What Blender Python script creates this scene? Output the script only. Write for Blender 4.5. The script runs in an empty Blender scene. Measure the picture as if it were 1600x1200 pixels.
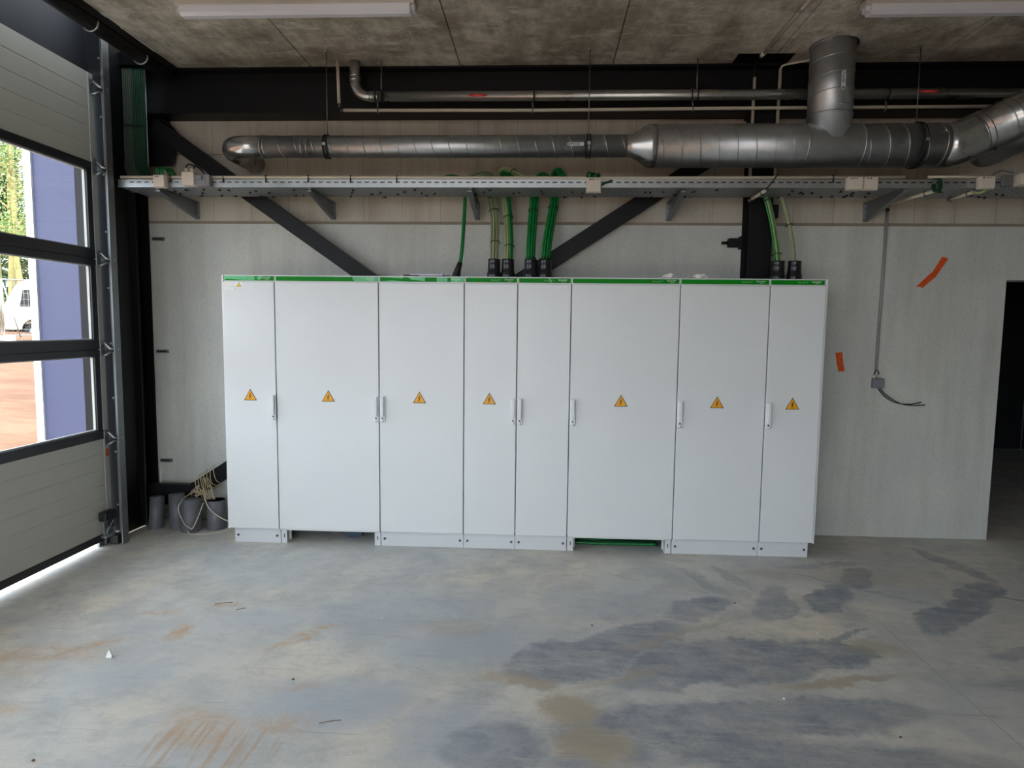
import bpy, bmesh, math, random
from mathutils import Vector, Matrix
R = random.Random(7)
sc = bpy.context.scene
COL = sc.collection

# ------------------------------------------------------------------ camera
CAM = Vector((2.4413, -4.8123, 1.7137))
YAW, PITCH, ROLL, FPX = 0.0472, -0.0878, 0.0113, 997.36
cd = bpy.data.cameras.new('camera'); cam = bpy.data.objects.new('camera', cd); COL.objects.link(cam)
fw = Vector((-math.sin(YAW)*math.cos(PITCH), math.cos(YAW)*math.cos(PITCH), math.sin(PITCH)))
rt = Vector((math.cos(YAW), math.sin(YAW), 0)); up = rt.cross(fw)
r2 = rt*math.cos(ROLL) + up*math.sin(ROLL); u2 = -rt*math.sin(ROLL) + up*math.cos(ROLL)
M = Matrix((r2, u2, -fw)).transposed().to_4x4(); M.translation = CAM
cam.matrix_world = M
cd.sensor_fit = 'HORIZONTAL'; cd.sensor_width = 36; cd.lens = 36*FPX/1600
cd.clip_start = 0.05; cd.clip_end = 500
sc.camera = cam

# ------------------------------------------------------------------ world, sun, exposure
w = bpy.data.worlds.new('sky'); sc.world = w; w.use_nodes = True
bg = w.node_tree.nodes['Background']
bg.inputs[0].default_value = (0.80, 0.90, 1.0, 1); bg.inputs[1].default_value = 1.0
sl = bpy.data.lights.new('sun', 'SUN'); sl.energy = 2.0; sl.angle = 0.009; sl.color = (1.0, 0.93, 0.82)
so = bpy.data.objects.new('sun', sl); COL.objects.link(so)
so.rotation_euler = Vector((0.05, 0.60, -0.80)).to_track_quat('-Z', 'Y').to_euler()
so.location = (-6, -8, 9)
vs = sc.view_settings
vs.view_transform = 'Standard'; vs.look = 'None'; vs.gamma = 1; vs.use_curve_mapping = False
vs.exposure = 2.5

# ------------------------------------------------------------------ materials
def lin(c):
    return tuple(((v/255)/12.92 if v/255 <= .04045 else ((v/255+.055)/1.055)**2.4) for v in c)
class NT:
    def __init__(s, name):
        s.m = bpy.data.materials.new(name); s.m.use_nodes = True; s.t = s.m.node_tree
        s.b = s.t.nodes['Principled BSDF']
    def n(s, typ, **kw):
        nd = s.t.nodes.new(typ)
        for k, v in kw.items():
            if isinstance(k, str) and hasattr(nd, k): setattr(nd, k, v)
        return nd
    def l(s, a, b): s.t.links.new(a, b)
    def pos(s):
        if not hasattr(s, '_p'):
            s._p = s.n('ShaderNodeNewGeometry').outputs['Position']
        return s._p
    def mapping(s, scale=(1,1,1), loc=(0,0,0), rot=(0,0,0), typ='POINT', src=None):
        m = s.n('ShaderNodeMapping', vector_type=typ)
        m.inputs['Scale'].default_value = scale; m.inputs['Location'].default_value = loc; m.inputs['Rotation'].default_value = rot
        s.l(src or s.pos(), m.inputs['Vector']); return m.outputs[0]
    def noise(s, scale, detail=4, rough=.55, src=None, dist=0):
        nd = s.n('ShaderNodeTexNoise'); nd.inputs['Scale'].default_value = scale; nd.inputs['Detail'].default_value = detail
        nd.inputs['Roughness'].default_value = rough; nd.inputs['Distortion'].default_value = dist
        s.l(src or s.pos(), nd.inputs['Vector']); return nd.outputs[0]
    def rng(s, v, a, b, c=0, d=1, smooth=False):
        nd = s.n('ShaderNodeMapRange')
        if smooth: nd.interpolation_type = 'SMOOTHSTEP'
        s.l(v, nd.inputs[0])
        for i, x in enumerate((a, b, c, d)): nd.inputs[1+i].default_value = x
        return nd.outputs[0]
    def mix(s, f, a, b, mode='MIX'):
        nd = s.n('ShaderNodeMix', data_type='RGBA', blend_type=mode)
        if isinstance(f, (int, float)): nd.inputs[0].default_value = f
        else: s.l(f, nd.inputs[0])
        for i, x in ((6, a), (7, b)):
            if isinstance(x, tuple): nd.inputs[i].default_value = (*x[:3], 1)
            else: s.l(x, nd.inputs[i])
        return nd.outputs[2]
    def math(s, op, a, b=None):
        nd = s.n('ShaderNodeMath', operation=op)
        for i, x in ((0, a), (1, b)):
            if x is None: continue
            if isinstance(x, (int, float)): nd.inputs[i].default_value = x
            else: s.l(x, nd.inputs[i])
        return nd.outputs[0]
    def bump(s, h, strength=.2, dist=.01):
        nd = s.n('ShaderNodeBump'); nd.inputs['Strength'].default_value = strength; nd.inputs['Distance'].default_value = dist
        s.l(h, nd.inputs['Height']); s.l(nd.outputs[0], s.b.inputs['Normal'])
    def col(s, c): s.l(c, s.b.inputs['Base Color'])

def mat(name, rgb, rough=.5, metal=0, var=.08, vs_=6, bump=0, spec=.5, stretch=(1,1,1)):
    t = NT(name); c = lin(rgb)
    n = t.noise(vs_, src=t.mapping(stretch))
    lo = tuple(max(0, v*(1-var)) for v in c); hi = tuple(min(1, v*(1+var)) for v in c)
    t.col(t.mix(t.rng(n, .3, .7), lo, hi))
    t.b.inputs['Roughness'].default_value = rough; t.b.inputs['Metallic'].default_value = metal
    t.b.inputs['Specular IOR Level'].default_value = spec
    if bump: t.bump(t.noise(vs_*12), bump, .003)
    return t.m

def concrete(name, c1, c2, c3, stain=.5, streak=(8, 8, .6), pits=True, rough=.85):
    t = NT(name)
    base = t.mix(t.rng(t.noise(1.1, 5), .35, .65), lin(c1), lin(c2))
    st = t.rng(t.noise(1.0, 5, .6, src=t.mapping(streak)), .45, .75, 0, stain)
    base = t.mix(st, base, lin(c3))
    fine = t.rng(t.noise(55, 5, .7), .3, .7, .86, 1.12)
    base = t.mix(1.0, base, t.mix(fine, (0, 0, 0), (1, 1, 1)), 'MULTIPLY')
    mm = t.rng(t.noise(190, 2, .5), .66, .72)
    base = t.mix(t.math('MULTIPLY', mm, .35), base, lin((70, 68, 62)))
    t.col(base); t.b.inputs['Roughness'].default_value = rough; t.b.inputs['Specular IOR Level'].default_value = .25
    t.bump(t.noise(60, 6, .7), .15, .004)
    return t

def ell(t, src, cx, cy, rx, ry, rot, soft=.35, hard=1.0):
    m = t.mapping((rx, ry, 1), (cx, cy, 0), (0, 0, math.radians(rot)), 'TEXTURE', src)
    ln = t.n('ShaderNodeVectorMath', operation='LENGTH'); t.l(m, ln.inputs[0])
    return t.rng(ln.outputs['Value'], 1.0, 1.0-soft, 0, hard, True)

def floor_material():
    t = NT('power_floated_concrete')
    P = t.pos()
    # warped coordinates so every stain gets a ragged trowelled edge
    nz = t.n('ShaderNodeTexNoise'); nz.inputs['Scale'].default_value = 2.2; nz.inputs['Detail'].default_value = 8; nz.inputs['Roughness'].default_value = .7
    t.l(P, nz.inputs['Vector'])
    sub = t.n('ShaderNodeVectorMath', operation='SUBTRACT'); t.l(nz.outputs['Color'], sub.inputs[0]); sub.inputs[1].default_value = (.5, .5, .5)
    scl = t.n('ShaderNodeVectorMath', operation='MULTIPLY'); t.l(sub.outputs[0], scl.inputs[0]); scl.inputs[1].default_value = (.42, .36, 0)
    add = t.n('ShaderNodeVectorMath', operation='ADD'); t.l(P, add.inputs[0]); t.l(scl.outputs[0], add.inputs[1])
    flat = t.n('ShaderNodeVectorMath', operation='MULTIPLY'); t.l(add.outputs[0], flat.inputs[0]); flat.inputs[1].default_value = (1, 1, 0)
    W = flat.outputs[0]
    flat2 = t.n('ShaderNodeVectorMath', operation='MULTIPLY'); t.l(P, flat2.inputs[0]); flat2.inputs[1].default_value = (1, 1, 0)
    base = t.mix(t.rng(t.noise(.9, 5, .6, src=W), .35, .65), lin((226, 214, 196)), lin((208, 207, 202)))
    base = t.mix(t.rng(t.noise(2.6, 8, .7, src=W), .42, .62, 0, .65), base, lin((168, 170, 170)))
    base = t.mix(t.rng(t.noise(6.5, 7, .75, src=t.mapping((1, 1.8, 1), rot=(0, 0, .5))), .5, .68, 0, .45), base, lin((158, 154, 146)))
    base = t.mix(t.rng(t.noise(.7, 4, .6, src=t.mapping((1, 1.3, 1), (7, 3, 0))), .45, .6, 0, .5), base, lin((188, 190, 192)))
    def acc(lst, soft=.35):
        cur = None
        for e in lst:
            m = ell(t, W, *e[:5], soft=e[6] if len(e) > 6 else soft, hard=e[5])
            cur = m if cur is None else t.math('MAXIMUM', cur, m)
        return cur
    # large pale blue trowelled areas
    blue = acc([(1.6,-1.1,.8,.5,10,.5),(2.0,-1.5,.7,.35,15,.55),(1.5,-2.05,.55,.3,0,.6),(2.1,-2.3,.45,.4,0,.6),(.4,-1.9,.5,.2,5,.3),
                (.9,-1.25,.4,.2,0,.4),(3.0,-.9,1.0,.35,10,.35)], .8)
    base = t.mix(blue, base, lin((172, 181, 192)))
    # dark burnished patches
    dark = acc([(3.45,-1.58,.62,.24,6,.95,.25),(4.0,-1.48,.3,.16,4,1,.2),(3.05,-1.75,.3,.16,20,.85,.3),(3.6,-2.02,.72,.17,4,.85,.3),(3.05,-2.2,.6,.24,3,.9,.3),(3.75,-2.38,.8,.22,-4,.75,.35),
                (2.62,-1.62,.4,.22,15,.95,.25),(3.0,-1.36,.42,.17,25,.85,.3),(3.42,-.98,.3,.16,38,.9,.3),(2.3,-2.35,.28,.2,0,.7,.3),(2.75,-2.42,.3,.1,0,.6,.3),
                (3.92,-.86,.12,.38,-28,.75,.3),(3.55,-.55,.08,.3,25,.5,.4),(3.8,-.45,.07,.3,25,.45,.4),(4.35,-.72,.13,.3,-38,1,.2),(4.66,-.38,.13,.26,-38,.95,.25),(4.5,-.15,.4,.07,10,.6,.4),
                (5.0,-.92,.14,.5,-55,1,.22),(5.35,-.6,.13,.3,-50,.95,.25),(5.5,-.08,.08,.42,12,.75,.3),(5.28,-1.38,.6,.08,8,.7,.4),(5.9,-1.0,.7,.1,12,.7,.4),(4.15,-1.3,.3,.03,30,.85,.3),(5.0,-1.75,.5,.1,-8,.5,.4),(4.75,-2.2,.3,.14,-40,.6,.4),
                (4.55,-.55,.03,.5,55,.6,.3),(5.75,-.75,.5,.03,-20,.8,.3)], .3)
    fib = t.math('MULTIPLY', t.rng(t.noise(5.5, 7, .72, src=t.mapping((1, 1.5, 1), rot=(0,0,.3))), .3, .55, .45, 1), t.rng(t.noise(1.0, 4, .6, src=t.mapping((4, 22, 1), rot=(0,0,.35))), .3, .55, .85, 1))
    dark = t.math('MULTIPLY', dark, fib)
    dark = t.math('MULTIPLY', dark, t.rng(t.noise(3.2, 7, .75), .32, .6, .55, 1.0))
    base = t.mix(dark, base, lin((120, 127, 139)))
    # broom / tyre streaks
    sweep = t.rng(t.noise(1.0, 5, .6, src=t.mapping((3, 26, 1), rot=(0, 0, .35), src=W)), .52, .72, 0, .35)
    base = t.mix(sweep, base, lin((200, 195, 184)))
    # tan dust
    tan = acc([(2.42,-1.83,.2,.09,-5,.8),(2.6,-2.05,.16,.2,0,.85),(2.68,-2.3,.17,.17,0,.8),(2.25,-1.78,.2,.08,10,.6),(3.95,-1.74,.5,.05,12,.75),(4.3,-1.4,.2,.14,0,.6),
               (3.2,-1.35,.6,.05,28,.5),(2.9,-1.75,.35,.05,25,.55),(4.5,-.35,.9,.2,0,.35),(1.95,-1.3,.3,.15,0,.3)], .6)
    base = t.mix(tan, base, lin((172, 158, 136)))
    warm = acc([(-.1,-1.75,.5,.14,8,.75),(0.1,-1.62,.18,.06,12,.8),(.42,-1.48,.09,.09,0,.95),(1.1,-1.52,.07,.22,-35,.95),(1.25,-1.36,.13,.05,15,.85),
                (-.35,-1.9,.5,.2,0,.5),(.55,-1.1,.14,.035,15,.8),(.2,-1.24,.2,.05,0,.5),(1.0,-2.3,.35,.15,-25,.55),(1.35,-2.25,.2,.12,0,.6),(1.3,-1.95,.2,.05,20,.4),(-.1,-2.2,.4,.05,-12,.6)], .7)
    brk = t.rng(t.noise(9, 6, .75, src=W), .38, .58)
    base = t.mix(t.math('MULTIPLY', warm, brk), base, lin((196, 160, 122)))
    # diagonal scrape marks of clay at the bottom of the view
    scr = t.math('MULTIPLY', acc([(1.1,-2.42,.35,.2,0,1),(-.3,-2.3,.4,.15,0,.7)], .5), t.rng(t.noise(1.0, 3, .5, src=t.mapping((34, 3, 1), rot=(0, 0, .85))), .5, .6))
    base = t.mix(t.math('MULTIPLY', scr, .6), base, lin((186, 154, 120)))
    # fine hairline scratches, both directions
    for rot, s in ((.3, .3), (-.6, .22)):
        h = t.rng(t.noise(1.0, 4, .5, src=t.mapping((2.2, 75, 1), rot=(0, 0, rot))), .62, .7, 0, s)
        base = t.mix(h, base, lin((206, 203, 196)))
    h = t.rng(t.noise(1.0, 4, .5, src=t.mapping((1.6, 60, 1), rot=(0, 0, .9))), .64, .72, 0, .35)
    base = t.mix(h, base, lin((140, 140, 140)))
    fine = t.rng(t.noise(70, 4, .7), .3, .7, .92, 1.08)
    base = t.mix(1.0, base, t.mix(fine, (0,0,0), (1,1,1)), 'MULTIPLY')
    # saw-cut joint running away from the camera
    sx = t.n('ShaderNodeSeparateXYZ'); t.l(P, sx.inputs[0])
    d = t.math('ABSOLUTE', t.math('SUBTRACT', sx.outputs[0], 4.46))
    cut = t.math('MULTIPLY', t.rng(d, .003, .0045, .8, 0), t.rng(sx.outputs[1], -1.0, -.95, 1, 0))
    base = t.mix(cut, base, lin((172, 168, 158)))
    t.col(base)
    t.l(t.rng(dark, 0, 1, .62, .42), t.b.inputs['Roughness']); t.b.inputs['Specular IOR Level'].default_value = .35
    t.bump(t.noise(30, 6, .7), .05, .003)
    return t.m

def ceiling_material():
    t = NT('hollow_core_slab')
    P = t.pos()
    base = t.mix(t.rng(t.noise(1.3, 7, .7), .38, .62), lin((142, 132, 118)), lin((216, 207, 191)))
    base = t.mix(t.rng(t.noise(5, 7, .75, src=t.mapping((1, .6, 1))), .42, .66, 0, .75), base, lin((120, 110, 96)))
    lng = t.rng(t.noise(1, 5, .6, src=t.mapping((6, .45, 1))), .5, .7, 0, .55)
    base = t.mix(lng, base, lin((124, 114, 98)))
    crs = t.rng(t.noise(1, 7, .75, src=t.mapping((3, 9, 1), rot=(0,0,.5))), .54, .66, 0, .6)
    base = t.mix(crs, base, lin((214, 208, 194)))
    patch = t.rng(t.noise(1.7, 4, .6), .5, .6)
    sp = t.rng(t.noise(26, 5, .8, dist=2.5), .56, .62, 0, 1)
    base = t.mix(t.math('MULTIPLY', t.math('MULTIPLY', sp, patch), .75), base, lin((232, 228, 216)))
    dk = t.rng(t.noise(2.4, 6, .7, src=t.mapping((1, 1, 1), (3, 5, 0))), .56, .7, 0, .7)
    base = t.mix(dk, base, lin((96, 88, 78)))
    base = t.mix(t.rng(t.noise(120, 2, .5), .68, .74, 0, .6), base, lin((60, 54, 46)))
    t.col(base); t.b.inputs['Roughness'].default_value = .85; t.b.inputs['Specular IOR Level'].default_value = .2
    t.bump(t.noise(40, 5, .7), .12, .004)
    return t.m

def galv(name, rgb, rough=.35, sc_=18, var=.25, aniso=0):
    t = NT(name); c = lin(rgb)
    v = t.n('ShaderNodeTexVoronoi'); v.inputs['Scale'].default_value = sc_*3; t.l(t.pos(), v.inputs['Vector'])
    f = t.rng(v.outputs['Color'], 0, 1)
    n = t.rng(t.noise(sc_*.3, 4), .3, .7)
    t.col(t.mix(t.math('MULTIPLY', t.math('ADD', f, n), .5), tuple(x*(1-var) for x in c), tuple(min(1, x*(1+var*.6)) for x in c)))
    t.b.inputs['Metallic'].default_value = .92
    t.l(t.rng(n, 0, 1, rough*.8, rough*1.25), t.b.inputs['Roughness'])
    return t.m

def glass_material():
    m = bpy.data.materials.new('window_glazing'); m.use_nodes = True; t = m.node_tree; t.nodes.clear()
    o = t.nodes.new('ShaderNodeOutputMaterial'); tr = t.nodes.new('ShaderNodeBsdfTransparent'); g = t.nodes.new('ShaderNodeBsdfGlossy')
    g.inputs['Roughness'].default_value = .02; lw = t.nodes.new('ShaderNodeLayerWeight'); pw = t.nodes.new('ShaderNodeMath'); pw.operation = 'POWER'; pw.inputs[1].default_value = 5
    fr = t.nodes.new('ShaderNodeMath'); fr.operation = 'MULTIPLY_ADD'; fr.inputs[1].default_value = .9; fr.inputs[2].default_value = .04
    t.links.new(lw.outputs['Facing'], pw.inputs[0]); t.links.new(pw.outputs[0], fr.inputs[0])
    tr.inputs[0].default_value = (.96, .97, .97, 1)
    mx = t.nodes.new('ShaderNodeMixShader'); t.links.new(fr.outputs[0], mx.inputs[0]); t.links.new(tr.outputs[0], mx.inputs[1]); t.links.new(g.outputs[0], mx.inputs[2])
    t.links.new(mx.outputs[0], o.inputs[0]); return m

def wall_upper_material():
    t = concrete('upper_precast_panel', (198, 190, 174), (184, 178, 165), (156, 141, 122), .6, (7, 7, .5))
    sx = t.n('ShaderNodeSeparateXYZ'); t.l(t.pos(), sx.inputs[0])
    mod = t.math('PINGPONG', t.math('ADD', sx.outputs[0], t.math('MULTIPLY', t.noise(.8, 2), .06)), .16)
    line = t.rng(mod, .0, .006, .35, 0)
    old = t.b.inputs['Base Color'].links[0].from_socket
    t.col(t.mix(line, old, lin((78, 72, 62)))); return t.m

def tray_mesh_material():
    t = NT('perforated_tray_steel'); P = t.pos()
    sx = t.n('ShaderNodeSeparateXYZ'); t.l(P, sx.inputs[0])
    br = t.n('ShaderNodeTexBrick'); br.offset = .5
    t.l(t.mapping((1, 1, 1)), br.inputs['Vector'])
    br.inputs['Scale'].default_value = 1; br.inputs['Brick Width'].default_value = .05; br.inputs['Row Height'].default_value = .025
    br.inputs['Mortar Size'].default_value = .0085; br.inputs['Mortar Smooth'].default_value = .1
    br.inputs['Color1'].default_value = (0,0,0,1); br.inputs['Color2'].default_value = (0,0,0,1); br.inputs['Mortar'].default_value = (1,1,1,1)
    c = t.mix(br.outputs[0], lin((52, 54, 54)), lin((150, 155, 156)))
    t.col(c); t.b.inputs['Metallic'].default_value = .4; t.b.inputs['Roughness'].default_value = .5
    return t.m

M_ = {}
M_['floor'] = floor_material()
M_['ceiling'] = ceiling_material()
M_['wall'] = concrete('lower_precast_panel', (210, 210, 202), (196, 197, 192), (172, 169, 157), .45, (6, 6, .7)).m
M_['wall_up'] = wall_upper_material()
M_['joint'] = mat('joint_filler', (140, 130, 114), .9)
M_['steel'] = mat('black_painted_steel', (9, 10, 13), .5, 0, .15, 3, 0, .3)
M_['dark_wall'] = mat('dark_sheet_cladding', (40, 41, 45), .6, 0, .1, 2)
M_['white'] = mat('white_powder_coat', (226, 228, 228), .33, 0, .015, 2)
M_['plinth'] = mat('plinth_white_steel', (214, 216, 218), .4, 0, .02, 4)
M_['gap'] = mat('shadow_gap_seal', (60, 62, 66), .8)
M_['green'] = mat('green_header_strip', (0, 132, 22), .5, 0, .03, 3, 0, .2)
M_['film'] = mat('peeling_protective_film', (96, 196, 132), .4, 0, .12, 30)
M_['lettering'] = mat('white_lettering', (214, 232, 214), .5)
M_['lettering_dim'] = mat('pale_green_lettering', (120, 190, 128), .5)
M_['black_ink'] = mat('black_ink', (18, 18, 20), .6)
M_['sign'] = mat('amber_sign_face', (242, 168, 24), .4, 0, .03, 20)
M_['yellow'] = mat('small_yellow_sign', (226, 200, 40), .5)
M_['wire'] = mat('grey_fence_wire', (120, 124, 122), .5, .3)
M_['paper'] = mat('white_paper', (250, 250, 248), .7, 0, .03, 20)
M_['handle'] = mat('light_grey_handle', (228, 231, 232), .3, 0, .03, 20)
M_['bolt'] = mat('dark_bolt', (92, 96, 102), .35, .6)
M_['duct'] = galv('galvanised_duct', (184, 188, 190), .38, 8, .18)
M_['duct_bright'] = galv('bright_galvanised_elbow', (198, 200, 200), .27, 8, .1)
M_['pipe'] = galv('stainless_pipe', (190, 190, 188), .3, 6, .12)
M_['galv'] = galv('galvanised_steel', (186, 190, 192), .36, 25, .15)
M_['galv_dull'] = galv('dull_galvanised_steel', (140, 144, 147), .5, 25, .15)
M_['track_shade'] = mat('shaded_track_steel', (46, 50, 55), .45, .5, .12, 10)  # shade on the galvanised track web is put into this colour
M_['rod'] = galv('threaded_rod', (130, 130, 128), .4)
M_['rubber'] = mat('black_rubber', (26, 26, 28), .55)
M_['pvc_black'] = mat('black_plastic_sleeve', (30, 31, 36), .28, 0, .1, 30)
M_['pvc_cream'] = mat('cream_plastic_conduit', (196, 188, 170), .45, 0, .05, 12)
M_['pvc_grey'] = mat('grey_plastic_conduit', (150, 150, 148), .5, 0, .05, 12)
M_['pvc_dark'] = mat('grey_sewer_pipe', (96, 96, 100), .45, 0, .08, 12)
M_['box'] = mat('cream_junction_box', (206, 196, 182), .5, 0, .04, 30)
M_['box_grey'] = mat('grey_junction_box', (128, 130, 134), .5)
M_['cable_green'] = mat('green_cable_jacket', (14, 116, 56), .38, 0, .12, 40)
M_['cable_green2'] = mat('bright_green_cable_jacket', (34, 130, 54), .38, 0, .1, 40)
M_['cable_sage'] = mat('sage_cable_jacket', (152, 168, 118), .45, 0, .1, 40)
M_['cable_grey'] = mat('grey_cable_jacket', (134, 136, 118), .45, 0, .1, 40)
M_['cable_dark'] = mat('dark_green_cable_jacket', (14, 58, 34), .45)
M_['cable_riser_grey'] = mat('dark_grey_cable_jacket', (70, 80, 68), .5)
M_['door_panel'] = mat('grey_beige_sandwich_panel', (184, 182, 172), .5, 0, .03, 3)
M_['door_frame'] = mat('anthracite_aluminium', (36, 37, 43), .4, 0, .08, 5)
M_['door_cap'] = mat('light_grey_end_cap', (186, 188, 182), .45, 0, .04, 8)
M_['glass'] = glass_material()
M_['lamp'] = mat('lamp_housing', (186, 178, 168), .5)
M_['diffuser'] = mat('lamp_diffuser', (208, 206, 210), .3, 0, .02, 5)
M_['orange'] = mat('orange_tape', (214, 84, 30), .4, 0, .1, 30)
M_['red'] = mat('red_tag', (196, 22, 26), .4, 0, .04, 30)
M_['label_white'] = mat('white_sticker', (205, 205, 210), .5)
M_['twine'] = mat('jute_twine', (188, 170, 138), .9, 0, .2, 60)
M_['white_cord'] = mat('pale_cord', (204, 196, 176), .8)
M_['blue_plastic'] = mat('blue_grey_plastic', (60, 74, 92), .5)
M_['clay'] = mat('clay_crumb', (120, 84, 56), .95)
M_['facade_blue'] = mat('blue_cladding_sheet', (54, 59, 90), .5, 0, .04, 1)
M_['facade_navy'] = mat('navy_corner_trim', (20, 22, 52), .5)
M_['facade_white'] = mat('white_corner_trim', (225, 226, 230), .5)
M_['dirt'] = None

# ------------------------------------------------------------------ mesh helpers
class MB:
    def __init__(s): s.bm = bmesh.new(); s.mi = 0
    def _f(s, vs):
        try:
            f = s.bm.faces.new(vs); f.material_index = s.mi; return f
        except ValueError: return None
    def box(s, x0, y0, z0, x1, y1, z1, bev=0, rot=None, piv=None):
        b = bmesh.new(); bmesh.ops.create_cube(b, size=1)
        for v in b.verts: v.co = Vector(((x0+x1)/2+v.co.x*(x1-x0), (y0+y1)/2+v.co.y*(y1-y0), (z0+z1)/2+v.co.z*(z1-z0)))
        if bev: bmesh.ops.bevel(b, geom=b.edges[:], offset=bev, segments=2, profile=.5, affect='EDGES')
        if rot is not None:
            p = Vector(piv) if piv else Vector(((x0+x1)/2, (y0+y1)/2, (z0+z1)/2))
            for v in b.verts: v.co = rot @ (v.co-p) + p
        s._merge(b); return s
    def _merge(s, b, smooth=False):
        mp = {}
        for v in b.verts: mp[v] = s.bm.verts.new(v.co)
        for f in b.faces:
            nf = s._f([mp[v] for v in f.verts])
            if nf: nf.smooth = smooth
        b.free()
    def sweep(s, pts, r, seg=10, caps=True, smooth=True, sq=None):
        pts = [Vector(p) for p in pts]; n = len(pts)
        rr = r if isinstance(r, (list, tuple)) else [r]*n
        tang = []
        for i in range(n):
            a = pts[max(i-1, 0)]; b = pts[min(i+1, n-1)]; d = (b-a)
            if d.length < 1e-9: d = tang[-1] if tang else Vector((0, 0, 1))
            tang.append(d.normalized())
        t0 = tang[0]; ref = Vector((0, 0, 1)) if abs(t0.z) < .9 else Vector((0, 1, 0))
        nrm = t0.cross(ref).normalized(); rings = []
        for i in range(n):
            if i: 
                q = tang[i-1].rotation_difference(tang[i]); nrm = (q @ nrm).normalized()
            bn = tang[i].cross(nrm)
            rings.append([s.bm.verts.new(pts[i] + (nrm*math.cos(a)+bn*math.sin(a))*rr[i]) for a in [2*math.pi*k/seg for k in range(seg)]])
        for i in range(n-1):
            for k in range(seg):
                f = s._f([rings[i][k], rings[i][(k+1) % seg], rings[i+1][(k+1) % seg], rings[i+1][k]])
                if f: f.smooth = smooth
        if caps: s._f(rings[0][::-1]); s._f(rings[-1])
        return s
    def prism(s, poly, axis, a, b):
        # poly: 2D points; axis 'x': (y,z) extruded in x; 'y': (x,z); 'z': (x,y)
        def mk(p, t): return {'x': (t, p[0], p[1]), 'y': (p[0], t, p[1]), 'z': (p[0], p[1], t)}[axis]
        A = [s.bm.verts.new(mk(p, a)) for p in poly]; B = [s.bm.verts.new(mk(p, b)) for p in poly]
        s._f(A); s._f(B[::-1])
        for i in range(len(poly)): s._f([A[i], B[i], B[(i+1) % len(poly)], A[(i+1) % len(poly)]])
        return s
    def sphere(s, c, r, u=12, v=8, sc3=(1, 1, 1)):
        b = bmesh.new(); bmesh.ops.create_uvsphere(b, u_segments=u, v_segments=v, radius=1)
        for q in b.verts: q.co = Vector((c[0]+q.co.x*r*sc3[0], c[1]+q.co.y*r*sc3[1], c[2]+q.co.z*r*sc3[2]))
        s._merge(b, True); return s
    def build(s, name, m, parent=None, origin=None, **kw):
        bmesh.ops.recalc_face_normals(s.bm, faces=s.bm.faces[:])
        if origin is None:
            if parent is not None: origin = wloc(parent)
            else:
                xs = [v.co for v in s.bm.verts]
                origin = Vector(((min(v.x for v in xs)+max(v.x for v in xs))/2, (min(v.y for v in xs)+max(v.y for v in xs))/2, min(v.z for v in xs)))
        origin = Vector(origin)
        for v in s.bm.verts: v.co -= origin
        me = bpy.data.meshes.new(name); s.bm.to_mesh(me); s.bm.free()
        for x in (m if isinstance(m, (list, tuple)) else [m]): me.materials.append(x)
        o = bpy.data.objects.new(name, me); COL.objects.link(o)
        if parent is not None:
            o.parent = parent; o.location = origin - wloc(parent)
        else: o.location = origin
        for k, v in kw.items():
            if v is not None: o[k] = v
        return o
def wloc(o):
    p = Vector(o.location)
    while o.parent: o = o.parent; p += Vector(o.location)
    return p
def thing(name, label, cat, loc=(0, 0, 0), group=None, kind=None):
    o = bpy.data.objects.new(name, None); o.empty_display_size = .1; COL.objects.link(o); o.location = loc
    if label: o['label'] = label
    if cat: o['category'] = cat
    if group: o['group'] = group
    if kind: o['kind'] = kind
    return o
def copy_tree(o, dloc, label=None, parent=None):
    c = o.copy(); COL.objects.link(c)
    if parent is None:
        c.location = Vector(o.location) + Vector(dloc)
        if label: c['label'] = label
    else: c.parent = parent
    for ch in list(o.children): copy_tree(ch, None, None, c)
    return c
def text(body, size, m, parent, loc, rot=(math.pi/2, 0, 0), align='LEFT', name='lettering', sx=1):
    cu = bpy.data.curves.new(name, 'FONT'); cu.body = body; cu.size = size; cu.align_x = align; cu.extrude = .0004
    tmp = bpy.data.objects.new('tmp', cu); COL.objects.link(tmp)
    dg = bpy.context.evaluated_depsgraph_get(); dg.update()
    me = bpy.data.meshes.new_from_object(tmp.evaluated_get(dg)); bpy.data.objects.remove(tmp)
    me.materials.clear(); me.materials.append(m)
    o = bpy.data.objects.new(name, me); COL.objects.link(o); o.parent = parent
    o.location = Vector(loc)-wloc(parent); o.rotation_euler = rot; o.scale = (sx, 1, 1)
    return o
def arc(c, r, a0, a1, n, plane='xz'):
    out = []
    for i in range(n+1):
        a = math.radians(a0+(a1-a0)*i/n); u, v = r*math.cos(a), r*math.sin(a)
        out.append({'xz': (c[0]+u, c[1], c[2]+v), 'xy': (c[0]+u, c[1]+v, c[2]), 'yz': (c[0], c[1]+u, c[2]+v)}[plane])
    return out
def smooth(pts, n=6):
    P = [Vector(p) for p in pts]; out = []
    for i in range(len(P)-1):
        p0 = P[max(i-1, 0)]; p1 = P[i]; p2 = P[i+1]; p3 = P[min(i+2, len(P)-1)]
        for k in range(n):
            t = k/n
            out.append(.5*((2*p1)+(-p0+p2)*t+(2*p0-5*p1+4*p2-p3)*t*t+(-p0+3*p1-3*p2+p3)*t**3))
    out.append(P[-1]); return out

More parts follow.
